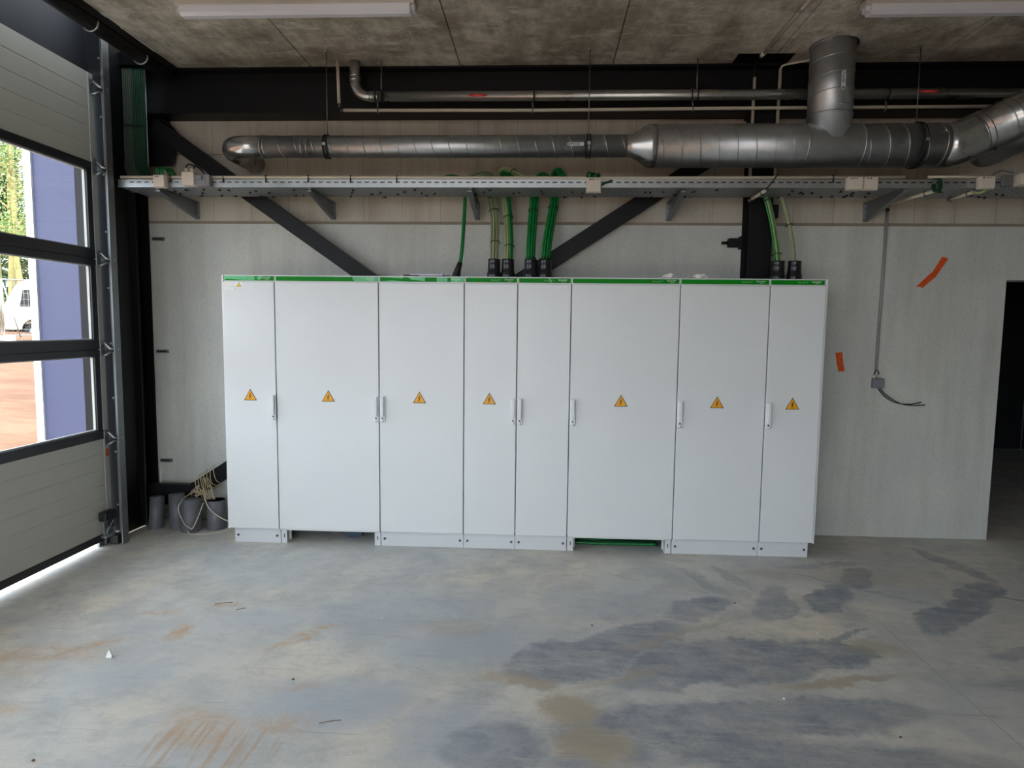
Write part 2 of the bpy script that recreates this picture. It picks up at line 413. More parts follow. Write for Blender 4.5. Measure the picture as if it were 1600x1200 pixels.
# ------------------------------------------------------------------ setting
ZC = 3.757; YW = .56; XR = 12.0; YB = -9.0; XL = -1.0
MB().box(-1.6, YB, -.2, XR, 6.5, 0).build('floor', M_['floor'], kind='structure')
b = MB()
xs = [-.512]+[.574+1.189*i for i in range(10)]
for i in range(len(xs)-1):
    a, c = xs[i]+(.004 if i else 0), xs[i+1]-.004
    if a < 4.0 < c or a < 4.2 < c:
        pass
    y1 = .75
    # pocket cut into the two planks beside the steel column
    n0, n1 = 3.86, 4.33
    if c > n0 and a < n1:
        lo, hi = max(a, n0), min(c, n1)
        if a < lo: b.box(a, YB, ZC, lo, y1, ZC+.2)
        b.box(lo, YB, ZC, hi, .19, ZC+.2)
        if hi < c: b.box(hi, YB, ZC, c, y1, ZC+.2)
    else: b.box(a, YB, ZC, c, y1, ZC+.2)
b.box(-.512, YB, ZC+.03, XR, YW-.2-.18, ZC+.21)
b.build('ceiling', M_['ceiling'], kind='structure')
MB().box(3.86, .19, ZC+.06, 4.33, .75, ZC+.19).build('trim_1', M_['steel'], kind='structure')
MB().box(-1.1, YB, 4.3, -.512, .75, 4.4).build('leak_cap', M_['dark_wall'], kind='structure')  # roof cap added to stop outside light leaking in beside the ceiling

b = MB()
b.box(-1.6, YW, 0, 6.16, YW+.2, 2.562)
b.box(6.16, YW, 2.14, XR, YW+.2, 2.562)
b.box(7.6, YW, 0, XR, YW+.2, 2.14)
b.mi = 1
b.box(-1.6, YW, 2.586, XR, YW+.2, 3.128); b.box(-1.6, YW, 3.136, XR, YW+.2, 4.3)
b.mi = 2; b.box(-1.6, YW+.005, 2.55, XR, YW+.19, 3.2)
b.build('wall_back', [M_['wall'], M_['wall_up'], M_['joint']], kind='structure')
MB().box(XR, YB, 0, XR+.2, 6.5, 4.3).build('wall_right', M_['wall'], kind='structure')
# rear wall behind the camera
b = MB(); b.box(3.2, YB-.2, 0, XR, YB, 4.3); b.box(-1.2, YB-.2, 3.5, 3.2, YB, 4.3)
b.build('wall_rear', M_['wall'], kind='structure')
# left wall: black steel framed bay with the sectional door, then an open bay beside the camera
b = MB()
b.mi = 1; b.box(-1.1, -.055, 0, -.955, .345, 4.3); b.mi = 0                        # jamb
b.box(-1.1, -4.75, 3.56, -.955, -.055, 4.3)                  # header
b.box(-1.1, -5.0, 0, -.955, -4.75, 4.3)
b.box(-1.1, -8.6, 3.56, -.955, -6.2, 4.3)
b.box(-1.1, -6.2, 0, -.955, -5.0, 4.3)
b.box(-1.1, YB, 0, -.955, -8.6, 4.3)
b.build('wall_left', [M_['dark_wall'], M_['steel']], kind='structure')
# dark room seen through the doorway on the right
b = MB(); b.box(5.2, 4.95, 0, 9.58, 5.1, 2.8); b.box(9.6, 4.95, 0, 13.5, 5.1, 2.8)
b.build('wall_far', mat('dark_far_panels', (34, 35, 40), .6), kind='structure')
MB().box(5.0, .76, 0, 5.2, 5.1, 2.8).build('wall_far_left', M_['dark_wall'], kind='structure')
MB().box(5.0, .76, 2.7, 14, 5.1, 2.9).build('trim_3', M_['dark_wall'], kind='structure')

# ------------------------------------------------------------------ outside the door
def dirt():
    t = NT('orange_dirt'); 
    c = t.mix(t.rng(t.noise(.9, 6, .7), .35, .65), lin((96, 62, 40)), lin((118, 88, 64)))
    c = t.mix(t.rng(t.noise(1, 5, .7, src=t.mapping((1, 6, 1), rot=(0, 0, .7))), .5, .7, 0, .7), c, lin((92, 58, 34)))
    c = t.mix(t.rng(t.noise(14, 4, .7), .6, .7, 0, .5), c, lin((88, 60, 40)))
    t.col(c); t.b.inputs['Roughness'].default_value = .95; t.bump(t.noise(5, 6, .7), .6, .08); return t.m
M_['dirt'] = dirt()
b = MB(); NX, NY = 60, 60; g = []
def gz(x, y): 
    return max(0, min(1.75, (-x-2.6)*.086)) + (0.03*math.sin(x*1.7+y)+.03*math.sin(y*2.1) if x < -3.2 else 0)
for i in range(NX+1):
    x = -1.6 - (58.4)*(i/NX)**1.8
    g.append([b.bm.verts.new((x, -30+75*j/NY, gz(x, -30+75*j/NY)-.002)) for j in range(NY+1)])
for i in range(NX):
    for j in range(NY):
        f = b._f([g[i][j], g[i][j+1], g[i+1][j+1], g[i+1][j]]); f.smooth = True
b.build('dirt_ground', M_['dirt'], label='orange bare dirt ground rising outside the windows of the sectional door', category='ground', kind='stuff', origin=(-1.6, 0, 0))
MB().box(-2.4, -12, -.03, -1.6, .45, .004).build('concrete_apron', M_['floor'], label='sunlit pale concrete strip outside along the foot of the sectional door', category='paving')
# behind the camera, daylit yard
MB().box(-30, -60, -.25, 40, YB-.2, -.02).build('yard_ground', M_['dirt'], label='bare yard ground outside behind the hall', category='ground')

fac = thing('facade_wing', 'blue clad wing wall with white edge trim, seen through the door windows', 'wall', (-1.6, .5, 0))
MB().box(-1.84, .46, 0, -1.345, .66, 4.6).build('cladding', M_['facade_blue'], fac)
MB().box(-1.905, .44, 0, -1.842, .68, 4.6).build('edge_trim', M_['facade_white'], fac, label='white edge trim')
MB().box(-1.343, .44, 0, -1.30, .66, 4.6).build('corner_trim', M_['facade_navy'], fac, label='navy corner trim')
b = MB()
for i in range(5): b.box(-1.298+.03*i, .445-.008*i, 0, -1.272+.03*i, .66, 4.6)
b.build('ribbed_reveal', mat('pale_ribbed_cladding', (96, 106, 150), .5), fac)

# fence
def fence_panel(k, label):
    flip = False; dx, dy = .76, .65; x0, y0 = -15.35+3.46*k*dx, 15.49+3.46*k*dy
    x0 += .03*dx; y0 += .03*dy
    z0 = gz(x0, y0)-.02
    t = thing('site_fence_panel', label, 'fence', (x0, y0, z0), 'wire mesh construction fence panels')
    L = 3.4
    def p(u, z): return (x0+dx*u, y0+dy*u, z0+z)
    f = MB(); f.sweep([p(0, 0), p(0, 2.0)], .024, 8); f.sweep([p(L, 0), p(L, 2.0)], .024, 8)
    f.sweep([p(0, 1.98), p(L, 1.98)], .022, 8); f.sweep([p(0, .15), p(L, .15)], .022, 8); f.build('fence_frame', M_['galv'], t)
    f = MB()
    for i in range(1, 30): f.sweep([p(L*i/30, .15), p(L*i/30, 1.98)], .008, 4)
    for i in range(1, 9): f.sweep([p(0, .15+i*.2), p(L, .15+i*.2)], .008, 4)
    f.build('mesh_infill', M_['wire'], t)
    MB().box(x0-.3, y0-.12, z0-.05, x0+.3, y0+.12, z0+.13, .02).build('concrete_foot', M_['wall'], t)
for k, lab in ((-1, 'wire mesh site fence panel starting at the left end of the white van'), (-2, 'wire mesh site fence panel, second left of the white van'), (-3, 'wire mesh site fence panel, third left of the white van'), (1, 'wire mesh site fence panel right of the one before the white van')): fence_panel(k, lab)
fence_panel(0, 'wire mesh site fence panel in front of the white van')
x0, y0 = -15.05, 15.23; z0 = gz(x0, y0); MB().sweep([(x0, y0, z0+1.9), (x0+.35, y0+.2, z0+.1)], .02, 6).build('fence_brace', M_['galv'], label='slanting metal prop leaning on the site fence', category='brace')

# van
def van():
    ax, ay = -17.96, 18.53; ux, uy = .74, .67   # along the van (to the right in view)
    nx, ny = .67, -.74                          # towards camera side
    z0 = gz(ax, ay)-.35
    rot = Matrix(((ux, -nx, 0), (uy, -ny, 0), (0, 0, 1)))
    t = thing('van', 'white van parked behind the mesh fence outside', 'van', (ax, ay, z0))
    def T(o): 
        for v in o.bm.verts: v.co = rot @ v.co + Vector((ax, ay, z0))
        return o
    prof = [(0, .45), (0, 1.25), (.12, 1.5), (.45, 2.15), (.75, 2.35), (5.0, 2.35), (5.15, 2.2), (5.15, .45), (4.75, .42)]
    prof += [(4.2+.42*math.cos(a), .42+.42*math.sin(a)) for a in [math.pi*k/8 for k in range(0, 9)]]
    prof += [(.95+.42*math.cos(a), .42+.42*math.sin(a)) for a in [math.pi*k/8 for k in range(0, 9)]]
    m = MB(); m.prism(prof, 'y', 0, 1.9); T(m).build('van_body', mat('white_van_paint', (240, 240, 240), .3), t)
    for X in (.95, 4.2):
        for Y in (-.01, 1.68):
            m = MB(); m.sweep([(X, Y, .33), (X, Y+.22, .33)], .34, 20); T(m)
            wh = m.build('wheel', M_['rubber'], t)
            m = MB(); m.sweep([(X, Y-.01, .33), (X, Y+.21, .33)], .2, 16); T(m); m.build('hub', M_['galv'], wh)
    m = MB(); m.prism([(.5, 1.3), (.62, 1.95), (1.5, 1.95), (1.5, 1.3)], 'y', -.008, .0); T(m); m.build('side_window', M_['rubber'], t)
van()

# trees
def leaf_mat(name, rgb):
    return mat(name, rgb, .6, 0, .35, 2)
M_['leaf'] = leaf_mat('spring_leaves', (104, 132, 62)); M_['leaf_dark'] = leaf_mat('deep_green_leaves', (44, 84, 36)); M_['leaf_pale'] = leaf_mat('pale_new_leaves', (160, 168, 104))
M_['bark'] = mat('mossy_bark', (138, 130, 82), .9, 0, .2, 5)
def tree(x, y, h, r, seed, label, lm, nleaf, cz=(.35, 1), spread=1.6, off=0):
    rr = random.Random(seed); z = gz(x, y)-.1
    t = thing('tree', label, 'tree', (x, y, z), 'trees behind the site fence')
    m = MB(); tips = []
    lean = rr.uniform(-.04, .04)
    P = [Vector((x+lean*h*k/7+rr.uniform(-.06, .06), y+rr.uniform(-.06, .06), z+h*k/7)) for k in range(8)]
    m.sweep(smooth(P, 3), [r*(1-.8*i/21) for i in range(22)], 8)
    m.build('trunk', M_['bark'], t)
    m = MB()
    for k in range(30):
        k0 = rr.uniform(1.6, 6.8); i0 = int(k0); p = P[i0].lerp(P[min(7, i0+1)], k0-i0)
        a = rr.uniform(0, 6.28); L = spread*(1.1-k0/8)*rr.uniform(.6, 1.2)
        q = [p, p+Vector((math.cos(a)*L*.5, math.sin(a)*L*.5, L*.45)), p+Vector((math.cos(a)*L, math.sin(a)*L, L*1.1))]
        m.sweep(smooth(q, 3), [r*.28*(1-.8*i/6) for i in range(7)], 5, caps=False)
        tips += [q[1], q[2], q[1].lerp(q[2], .5)]
    m.build('branches', M_['bark'], t)
    m = MB()
    for i in range(nleaf):
        c = rr.choice(tips)+Vector([rr.gauss(0, .3) for _ in range(3)])
        n = Vector([rr.uniform(-1, 1) for _ in range(3)]).normalized(); u = n.orthogonal().normalized(); v = n.cross(u); s = rr.uniform(.04, .085)
        m._f([m.bm.verts.new(c+u*s*a+v*s*b_) for a, b_ in ((-1, 0), (0, -.6), (1, 0), (0, .6))])
    m.build('foliage', lm, t)
tree(-21.28, 22.26, 12, .16, 1, 'mossy trunked tree with pale sparse leaves, nearest the left picture edge', M_['leaf_pale'], 2600)
tree(-20.04, 21.36, 13, .15, 2, 'tall thin tree with yellow green bark behind the white van', M_['leaf_pale'], 2600)
tree(-18.81, 20.44, 12, .13, 3, 'slim tree with spring leaves beside the blue wing wall edge', M_['leaf'], 2800)
tree(-24.77, 27.18, 8.5, .16, 4, 'bushy dark green tree farther behind the slim trees', M_['leaf_dark'], 6000, spread=2.2)
tree(-25.32, 26.71, 8, .16, 5, 'bushy green tree farther back at the left', M_['leaf_dark'], 6000, spread=2.2)
tree(-25.08, 24.21, 11, .18, 6, 'leafy tree farther left beyond the fence', M_['leaf'], 3000, spread=2.2)
for i, (tx, ty, th, dark_) in enumerate(((-27, 17, 9, 1), (-31, 22, 10, 0), (-31, 12, 9, 1), (-35, 17, 11, 0), (-22, 27, 10, 1), (-33, 5, 10, 1), (-27, 30, 11, 0), (-17, 30, 9, 1))):
    tree(tx, ty, th, .17, 20+i, ('leafy tree', 'dark bushy tree')[dark_]+' beyond the fence, %s from the blue wing wall' % ('first', 'second', 'third', 'fourth', 'fifth', 'sixth', 'seventh', 'eighth')[i], (M_['leaf'], M_['leaf_dark'])[dark_], 2600, spread=2.6)
def hedge():
    m = MB(); rr = random.Random(5)
    for i in range(15000):
        D = rr.uniform(44, 47); an = rr.uniform(.62, 1.25); x, y = 2.44-math.sin(an)*D, -4.81+math.cos(an)*D
        zz = gz(x, y)+abs(rr.gauss(0, .45))*3.2
        c = Vector((x, y, zz)); n = Vector([rr.uniform(-1, 1) for _ in range(3)]).normalized(); u = n.orthogonal().normalized(); v = n.cross(u); s = rr.uniform(.12, .24)
        m._f([m.bm.verts.new(c+u*s*a+v*s*b_) for a, b_ in ((-1, 0), (0, -.7), (1, 0), (0, .7))])
    m.build('hedge', M_['leaf_dark'], label='dense green undergrowth along the far edge of the site', category='hedge', kind='stuff')
hedge()

# ------------------------------------------------------------------ sectional door
XD = -.90
door = thing('door_1', 'overhead sectional door with three rows of glass between anthracite rails', None, (XD-.02, -2.4, 0), None, 'structure')
def ribbed(z0, z1, name, grooves):
    m = MB(); poly = [(XD-.04, z0), (XD, z0)]
    for g_ in grooves: poly += [(XD, g_-.006), (XD-.004, g_), (XD, g_+.006)]
    poly += [(XD, z1), (XD-.04, z1)]
    m.prism([(p[0], p[1]) for p in poly], 'y', -4.5, -.145); m.build(name, M_['door_panel'], door)
ribbed(.10, .835, 'bottom_panel', [.24, .36, .48, .60, .72])
ribbed(2.895, 3.535, 'top_panel', [3.02, 3.145, 3.27, 3.40])
MB().box(XD-.045, -4.5, .052, XD+.006, -.115, .108, .006).build('bottom_seal', M_['rubber'], door)
for z0, z1 in ((.835, .905), (1.465, 1.588), (2.14, 2.262), (2.835, 2.895)):
    m = MB()
    if z1-z0 > .1:
        zm = (z0+z1)/2-.012; m.box(XD-.04, -4.5, z0, XD+.004, -.145, zm-.004, .002); m.box(XD-.04, -4.5, zm+.004, XD+.004, -.145, z1, .002); m.box(XD-.035, -4.5, zm-.01, XD-.006, -.15, zm+.01)
    else: m.box(XD-.04, -4.5, z0, XD+.004, -.145, z1, .002); m.box(XD, -4.5, z1-.012, XD+.009, -.145, z1-.006)
    m.build('rail', M_['door_frame'], door)
for z0, z1 in ((.905, 1.465), (1.588, 2.14), (2.262, 2.835)):
    ys = [-4.5, -3.43, -2.36, -1.29, -.17]
    m = MB()
    for i, y in enumerate(ys):
        m.box(XD-.04, y-(.03 if i else 0), z0, XD+.002, y+(.03 if i < 4 else .022), z1)
    m.build('mullions', M_['door_frame'], door)
    for i in range(4):
        pn = MB().box(XD-.022, ys[i]+.03, z0+.004, XD-.018, ys[i+1]-.03, z1-.004).build('window_pane', M_['glass'], door)
    m = MB(); m.box(XD-.03, ys[0], z0, XD-.012, -.20, z0+.008); m.box(XD-.03, ys[0], z1-.008, XD-.012, -.20, z1)
    m.box(XD-.03, -.205, z0, XD-.012, -.197, z1); m.build('glazing_bead', M_['door_cap'], door, label='pale glazing bead')
for z0, z1 in ((.10, .83), (.86, 1.52), (1.54, 2.19), (2.21, 2.86), (2.88, 3.535)):
    m = MB(); m.box(XD-.04, -.147, z0, XD+.004, -.092, z1, .002)
    for k in range(6): m.sweep([(XD+.003, -.12, z0+.05+k*(z1-z0-.1)/5), (XD+.0065, -.12, z0+.05+k*(z1-z0-.1)/5)], .004, 6)
    m.build('end_cap', M_['door_cap'], door)
for z in (.845, 1.527, 2.2, 2.866, 3.44):
    m = MB(); m.box(XD+.003, -.145, z-.055, XD+.008, -.095, z+.055, .001)
    m.sweep([(XD+.008, -.125, z+.025), (XD+.03, -.125, z+.035), (XD+.07, -.125, z-.005), (XD+.11, -.085, z-.01)], .009, 6)
    m.sweep([(XD+.008, -.125, z-.055), (XD+.03, -.125, z-.055), (XD+.075, -.085, z-.018)], .008, 6)
    h = m.build('roller_hinge', M_['galv'], door)
    MB().sweep([(XD+.075, -.115, z-.01), (XD+.075, -.085, z-.01)], .02, 12).build('roller', M_['rubber'], h)
m = MB(); m.box(XD+.004, -.245, .215, XD+.06, -.12, .285, .008); m.box(XD+.01, -.155, .15, XD+.04, -.125, .22, .003); m.build('safety_sensor', M_['rubber'], door)
m = MB(); m.box(XD+.004, -.2, .07, XD+.012, -.095, .19, .002); m.sweep([(XD+.02, -.125, .10), (XD+.09, -.095, .10)], .012, 8); m.box(XD+.0, -.23, .08, XD+.05, -.125, .1, .003); m.build('bottom_bracket', M_['galv'], door)
m = MB(); m.sweep(smooth([(XD+.05, -.145, .2), (XD+.06, -.21, .16), (XD+.03, -.2, .12), (XD+.04, -.18, .08)]), .004, 6); m.build('sensor_cable', M_['pvc_grey'], door)
MB().box(XD+.006, -.13, .695, XD+.009, -.105, .755).build('tag', M_['orange'], door, label='orange tag')

tr = thing('door_track', 'galvanised vertical guide track at the right edge of the sectional door', 'track', (-.84, -.12, 0))
m = MB(); m.box(-.95, -.066, .0, -.845, -.058, 4.2); m.build('track_web', M_['track_shade'], tr, label='dark web of the track')
m = MB(); m.box(-.845, -.080, .0, -.80, -.058, 4.2, .004); m.box(-.80, -.13, .0, -.790, -.058, 4.2, .002); m.build('track_lip', M_['galv_dull'], tr)
for i in range(9):
    MB().sweep([(-.862, -.070, .3+.42*i), (-.862, -.066, .3+.42*i)], .008, 8).build('bolt', M_['galv'], tr)
m = MB(); m.box(-.90, -.13, 0, -.83, -.068, .075, .006); m.build('foot', M_['rubber'], tr)
m = MB(); m.box(-.955, -.20, 0, -.93, -.07, .045, .002); m.box(-.926, -.15, 0, -.91, -.135, .05); m.build('floor_bracket', M_['galv_dull'], tr)

# ------------------------------------------------------------------ steel frame
def hsec(m, x0, x1, y0, y1, z0, z1, tf=.014, tw=.010):      # vertical H, flanges facing the room
    m.box(x0, y0, z0, x1, y0+tf, z1); m.box(x0, y1-tf, z0, x1, y1, z1); m.box((x0+x1)/2-tw/2, y0+tf, z0, (x0+x1)/2+tw/2, y1-tf, z1)
def column(x0, x1, label, top):
    t = thing('steel_column', label, 'column', ((x0+x1)/2, .46, 0))
    m = MB(); hsec(m, x0, x1, .37, .556, 0, top); m.build('column_shaft', M_['steel'], t)
    MB().box(x0-.03, .35, 0, x1+.03, .555, .018).build('base_plate', M_['steel'], t)
    MB().box(x0-.02, .362, 3.385, x1+.02, .556, 3.40).build('cap_plate', M_['steel'], t)
column(-1.095, -.915, 'black steel column in the left corner beside the sectional door', 3.384)
column(4.045, 4.225, 'black steel column rising behind the right part of the cabinet row', 3.384)
m = MB(); m.box(-1.1, .36, ZC-.016, XR, .556, ZC-.002); m.box(-1.1, .36, 3.402, XR, .556, 3.418); m.box(-1.1, .45, 3.418, XR, .462, ZC-.016)
m.build('steel_beam', M_['steel'], label='black steel I-beam running along the top of the back wall', category='beam')
m = MB(); m.box(-.62, YB, ZC-.014, -.512, .355, ZC-.002); m.box(-.524, YB, ZC-.05, -.514, .355, ZC-.012)
MB().box(-1.098, .30, ZC+.001, -.53, .556, ZC+.10, .004).build('beam_end_block', M_['steel'], label='black steel block on top of the left end of the back beam', category='beam')
m.build('steel_angle', M_['steel'], label='black steel angle running along the left edge of the ceiling', category='beam')
def brace(p0, p1, wd, y0, y1, label):
    a = Vector((p0[0], p0[1])); c = Vector((p1[0], p1[1])); d = (c-a).normalized(); n = Vector((-d.y, d.x))*wd/2
    m = MB(); m.prism([tuple(a+n), tuple(c+n), tuple(c-n), tuple(a-n)], 'y', y0, y1)
    m.build('diagonal_brace', M_['steel'], label=label, category='brace')
brace((-.76, 3.325), (3.98, -.02+.06), .121, .40, .465, 'black diagonal brace falling from the top left corner behind the cabinets')
brace((-.52, .301), (3.98, 3.226), .128, .475, .54, 'black diagonal brace rising from the bottom left corner to the upper right')
m = MB(); m.box(-.912, .40, .17, -.50, .47, .345, .004); m.box(-.55, .42, .16, -.46, .45, .36); m.build('gusset_plate', M_['steel'], label='black steel gusset at the foot of the left column', category='bracket')
m = MB(); m.prism([(-.912, 3.40), (-.70, 3.40), (-.58, 3.27), (-.66, 3.02), (-.912, 3.02)], 'y', .475, .49); m.build('gusset_plate', M_['steel'], label='black steel gusset at the top of the left column', category='bracket')
m = MB(); m.box(3.93, .50, 2.385, 4.044, .556, 2.455, .006); m.box(4.02, .49, 2.37, 4.044, .557, 2.47, .004); m.sweep([(3.93, .53, 2.42), (3.88, .53, 2.42)], .012, 8)
m.build('beam_clamp', M_['steel'], label='black bracket clamped to the left edge of the right column', category='bracket')
m = MB(); m.box(4.226, .40, 2.60, 4.28, .48, 2.70, .006); m.build('beam_clamp', M_['steel'], label='black bracket on the right edge of the right column under the tray', category='bracket')
for z, lab in ((2.433, 'upper'), (1.477, 'middle'), (.522, 'lower')):
    m = MB(); m.box(-.89, .548, z-.014, -.785, .562, z+.014); m.mi = 1; m.box(-.885, .546, z-.005, -.80, .549, z+.005)
    m.build('wall_anchor_channel', [M_['galv_dull'], M_['black_ink']], label='short metal anchor slot in the concrete by the left column, %s of three' % lab, category='wall anchor')
# black drain pipe under the left ceiling edge
m = thing('drain_pipe', 'black drain pipe hung along the left edge of the ceiling', 'pipe', (-.565, -3, 3.64))
MB().sweep([(-.572, -6, 3.688), (-.572, .30, 3.688)], .05, 20).build('pipe_run', M_['rubber'], m)
for y in (-.02, -.55, -2.2, -3.5):
    MB().sweep(arc((-.572, y, 3.688), .054, 170, 370, 14, 'xz'), .007, 6).build('pipe_clamp', M_['galv'], m, label='shiny pipe clamp')

# ------------------------------------------------------------------ cabinets
CW = [0, .4, 1.2, 1.85, 2.25, 2.65, 3.45, 4.1, 4.5]
ZT, ZB, CD = 2.092, .119, .355
INFO = [
 ('R', .195, 'narrow white electrical cabinet at the left end, white stickers in its top left corner'),
 ('R', .806, 'wide white electrical cabinet, second from left, open plinth gap beneath it'),
 ('L', 1.51, 'white electrical cabinet with a green cable and pale strip lying on its top'),
 ('R', 2.044, 'narrow white cabinet under the two left-hand cable bundles, yellow sign beside its right handle'),
 ('L', None, 'narrow white cabinet door without any yellow warning sign, mid row'),
 ('L', 3.035, 'wide white electrical cabinet right of centre with green cables visible under it'),
 ('L', 3.747, 'white electrical cabinet, second from right end of the row'),
 ('L', 4.298, 'narrow white electrical cabinet at the right end of the row')]
def warn_sign(parent, x, z, s, y):
    t = MB(); h = s*.866
    def tri(k): return [(x-s/2*k, z-h/3*k), (x+s/2*k, z-h/3*k), (x, z+h*2/3*k)]
    t.prism(tri(1), 'y', y-.0015, y); t.mi = 1; t.prism(tri(.86), 'y', y-.0022, y-.0014)
    bolt = [(.02, .30), (-.13, -.02), (-.02, .02), (-.07, -.14), (-.11, -.12), (-.03, -.25), (.03, -.11), (-.01, -.13), (.08, .1), (-.02, .07), (.1, .28)]
    t.mi = 0; t.prism([(x+a*s*.8, z+h*.02+c*s*.8) for a, c in bolt], 'y', y-.003, y-.002)
    return t.build('warning_sign', [M_['black_ink'], M_['sign']], parent, label='amber triangle with a black lightning bolt')
for i, (side, sx_, lab) in enumerate(INFO):
    x0, x1 = CW[i], CW[i+1]
    cab = thing('electrical_cabinet', lab, 'cabinet', ((x0+x1)/2, .18, 0), 'white electrical cabinets in the row')
    m = MB(); e = .0015
    # carcass: sides, back, top, bottom
    for a, c in ((x0+e, x0+.02), (x1-.02, x1-e)): m.box(a, .018, ZB, c, CD, ZT-.004)
    m.box(x0+.02, CD-.004, ZB, x1-.02, CD, ZT-.004); m.box(x0+e, .018, ZT-.02, x1-e, CD, ZT-.004); m.box(x0+.02, .018, ZB, x1-.02, CD, ZB+.02)
    m.build('carcass', M_['white'], cab)
    if i == 0: MB().box(-.016, -.002, ZB-.008, -.001, CD, ZT, .002).build('side_panel', M_['white'], cab)
    if i == 7: MB().box(4.501, -.002, ZB-.008, 4.516, CD, ZT, .002).build('side_panel', M_['white'], cab)
    # head rail and green strip
    hr = MB().box(x0+e, .002, 2.040, x1-e, .018, ZT, .0015).build('head_rail', M_['white'], cab)
    st = MB().box(x0+.008, -.0015, 2.050, x1-.008, .0022, 2.084).build('header_strip', M_['green'], cab)
    fl = []
    if i == 0: fl = [[(.01, 2.083), (.24, 2.083), (.24, 2.051), (.16, 2.051), (.08, 2.06), (.03, 2.063), (.01, 2.058)], [(.27, 2.083), (.30, 2.083), (.29, 2.055), (.265, 2.058)]]
    if i == 1: fl = [[(1.00, 2.083), (1.19, 2.083), (1.19, 2.051), (1.01, 2.051)]]
    if i == 2: fl = [[(1.24, 2.083), (1.38, 2.083), (1.38, 2.073), (1.27, 2.081)], [(1.42, 2.083), (1.55, 2.083), (1.55, 2.056), (1.45, 2.066)], [(1.21, 2.051), (1.30, 2.060), (1.42, 2.052)], [(1.64, 2.083), (1.72, 2.083), (1.72, 2.051), (1.64, 2.051)], [(1.745, 2.083), (1.84, 2.083), (1.84, 2.051), (1.745, 2.051)]]
    if i == 4: fl = [[(2.475, 2.083), (2.49, 2.083), (2.505, 2.055), (2.495, 2.053)]]
    for p_ in fl: MB().prism(p_, 'y', -.0022, -.0014).build('protective_film', M_['film'], st, label='pale green film')
    text('PrismaSeT P', .019, M_['lettering_dim'], st, (x1-.205, -.003, 2.061), sx=.8)
    text('Schneider', .020, M_['lettering'], st, (x1-.10, -.003, 2.066), sx=.85)
    text('Electric', .010, M_['lettering'], st, (x1-.075, -.003, 2.056))
    # door leaf
    d = MB().box(x0+.004+(0 if i else 0), -.016, ZB+.002, x1-.004, .012, 2.039, .003).build('door', M_['white'], cab)
    hx = x1-.024 if side == 'R' else x0+.026
    m = MB(); m.box(hx-.022, -.026, .980, hx+.022, -.016, 1.186, .006)
    m.box(hx-.014, -.048, 1.028, hx+.014, -.024, 1.178, .006)
    m.mi = 1; m.sweep([(hx, -.030, 1.012), (hx, -.025, 1.012)], .007, 10)
    m.mi = 0; m.sphere((hx+.002, -.028, .993), .009, 10, 6)
    m.build('handle', [M_['handle'], M_['bolt']], d, label='light grey swing handle with key lock')
    if sx_: warn_sign(d, sx_, 1.163, .102, -.016)
    if i == 0:
        st2 = MB(); st2.box(.012, -.0175, 1.995, .155, -.016, 2.037); st2.mi = 1
        for k in range(4):
            for q in range(7):
                if R.random() < .8: st2.box(.032+q*.011, -.0182, 2.003+k*.008, .041+q*.011, -.0174, 2.0045+k*.008)
        st2.mi = 3; st2.prism([(.016, 2.022), (.026, 2.022), (.021, 2.032)], 'y', -.0182, -.0174); st2.prism([(.016, 2.004), (.026, 2.004), (.021, 2.014)], 'y', -.0182, -.0174)
        st2.mi = 1; st2.prism([(.105, 2.000), (.15, 2.000), (.1275, 2.035)], 'y', -.0182, -.0174); st2.mi = 2; st2.prism([(.111, 2.003), (.144, 2.003), (.1275, 2.029)], 'y', -.0188, -.018)
        st2.build('sticker', [M_['paper'], mat('grey_print', (150, 150, 150), .7), M_['yellow'], M_['orange']], d, label='white sticker with tiny print and yellow triangle')
        st2 = MB(); st2.box(.016, -.0175, 1.968, .088, -.016, 1.992); st2.mi = 1
        for k in range(3): st2.box(.022, -.0182, 1.973+k*.006, .078-.008*k, -.0174, 1.9742+k*.006)
        st2.build('sticker', [M_['paper'], mat('grey_print', (150, 150, 150), .7)], d, label='small white sticker with tiny print')
    # plinth
    def pl(a, c):
        m = MB(); m.box(a, .012, .0, c, .03, .112, .002); m.box(a, .010, .094, c, .03, .098)
        p = m.build('plinth', M_['plinth'], cab)
        for bx in (a+.028, c-.028):
            MB().sweep([(bx, .006, .058), (bx, .012, .058)], .0095, 10).build('bolt', M_['bolt'], p)
    def post(a, c, inner):
        m = MB(); m.box(a, .012, 0, c, .028, .112, .002)
        if inner > 0: m.box(c-.004, .012, 0, c, .075, .112); m.box(c-.02, .06, .015, c+.012, .075, .10)
        else: m.box(a, .012, 0, a+.004, .075, .112); m.box(a-.012, .06, .015, a+.02, .075, .10)
        m.mi = 1; m.box((a+c)/2-.004, .011, .045, (a+c)/2+.004, .0125, .075)
        m.build('corner_post', [M_['plinth'], M_['bolt']], cab)
    if i == 1 or i == 5: post(x0+.004, x0+.052, 1); post(x1-.052, x1-.004, -1); MB().box(x0+.053, .012, .104, x1-.053, .03, .1165).build('base_rail', M_['white'], cab)
    elif i == 0: pl(.03, x1-.001)
    elif i == 7: pl(x0+.001, 4.475)
    else: pl(x0+.001, x1-.001)
    # dark rear panel added to block light and keep the gap beneath black
    MB().box(x0+.004, CD-.03, 0, x1-.004, CD-.015, ZB-.001).build('gap_shade_panel', M_['steel'], cab)

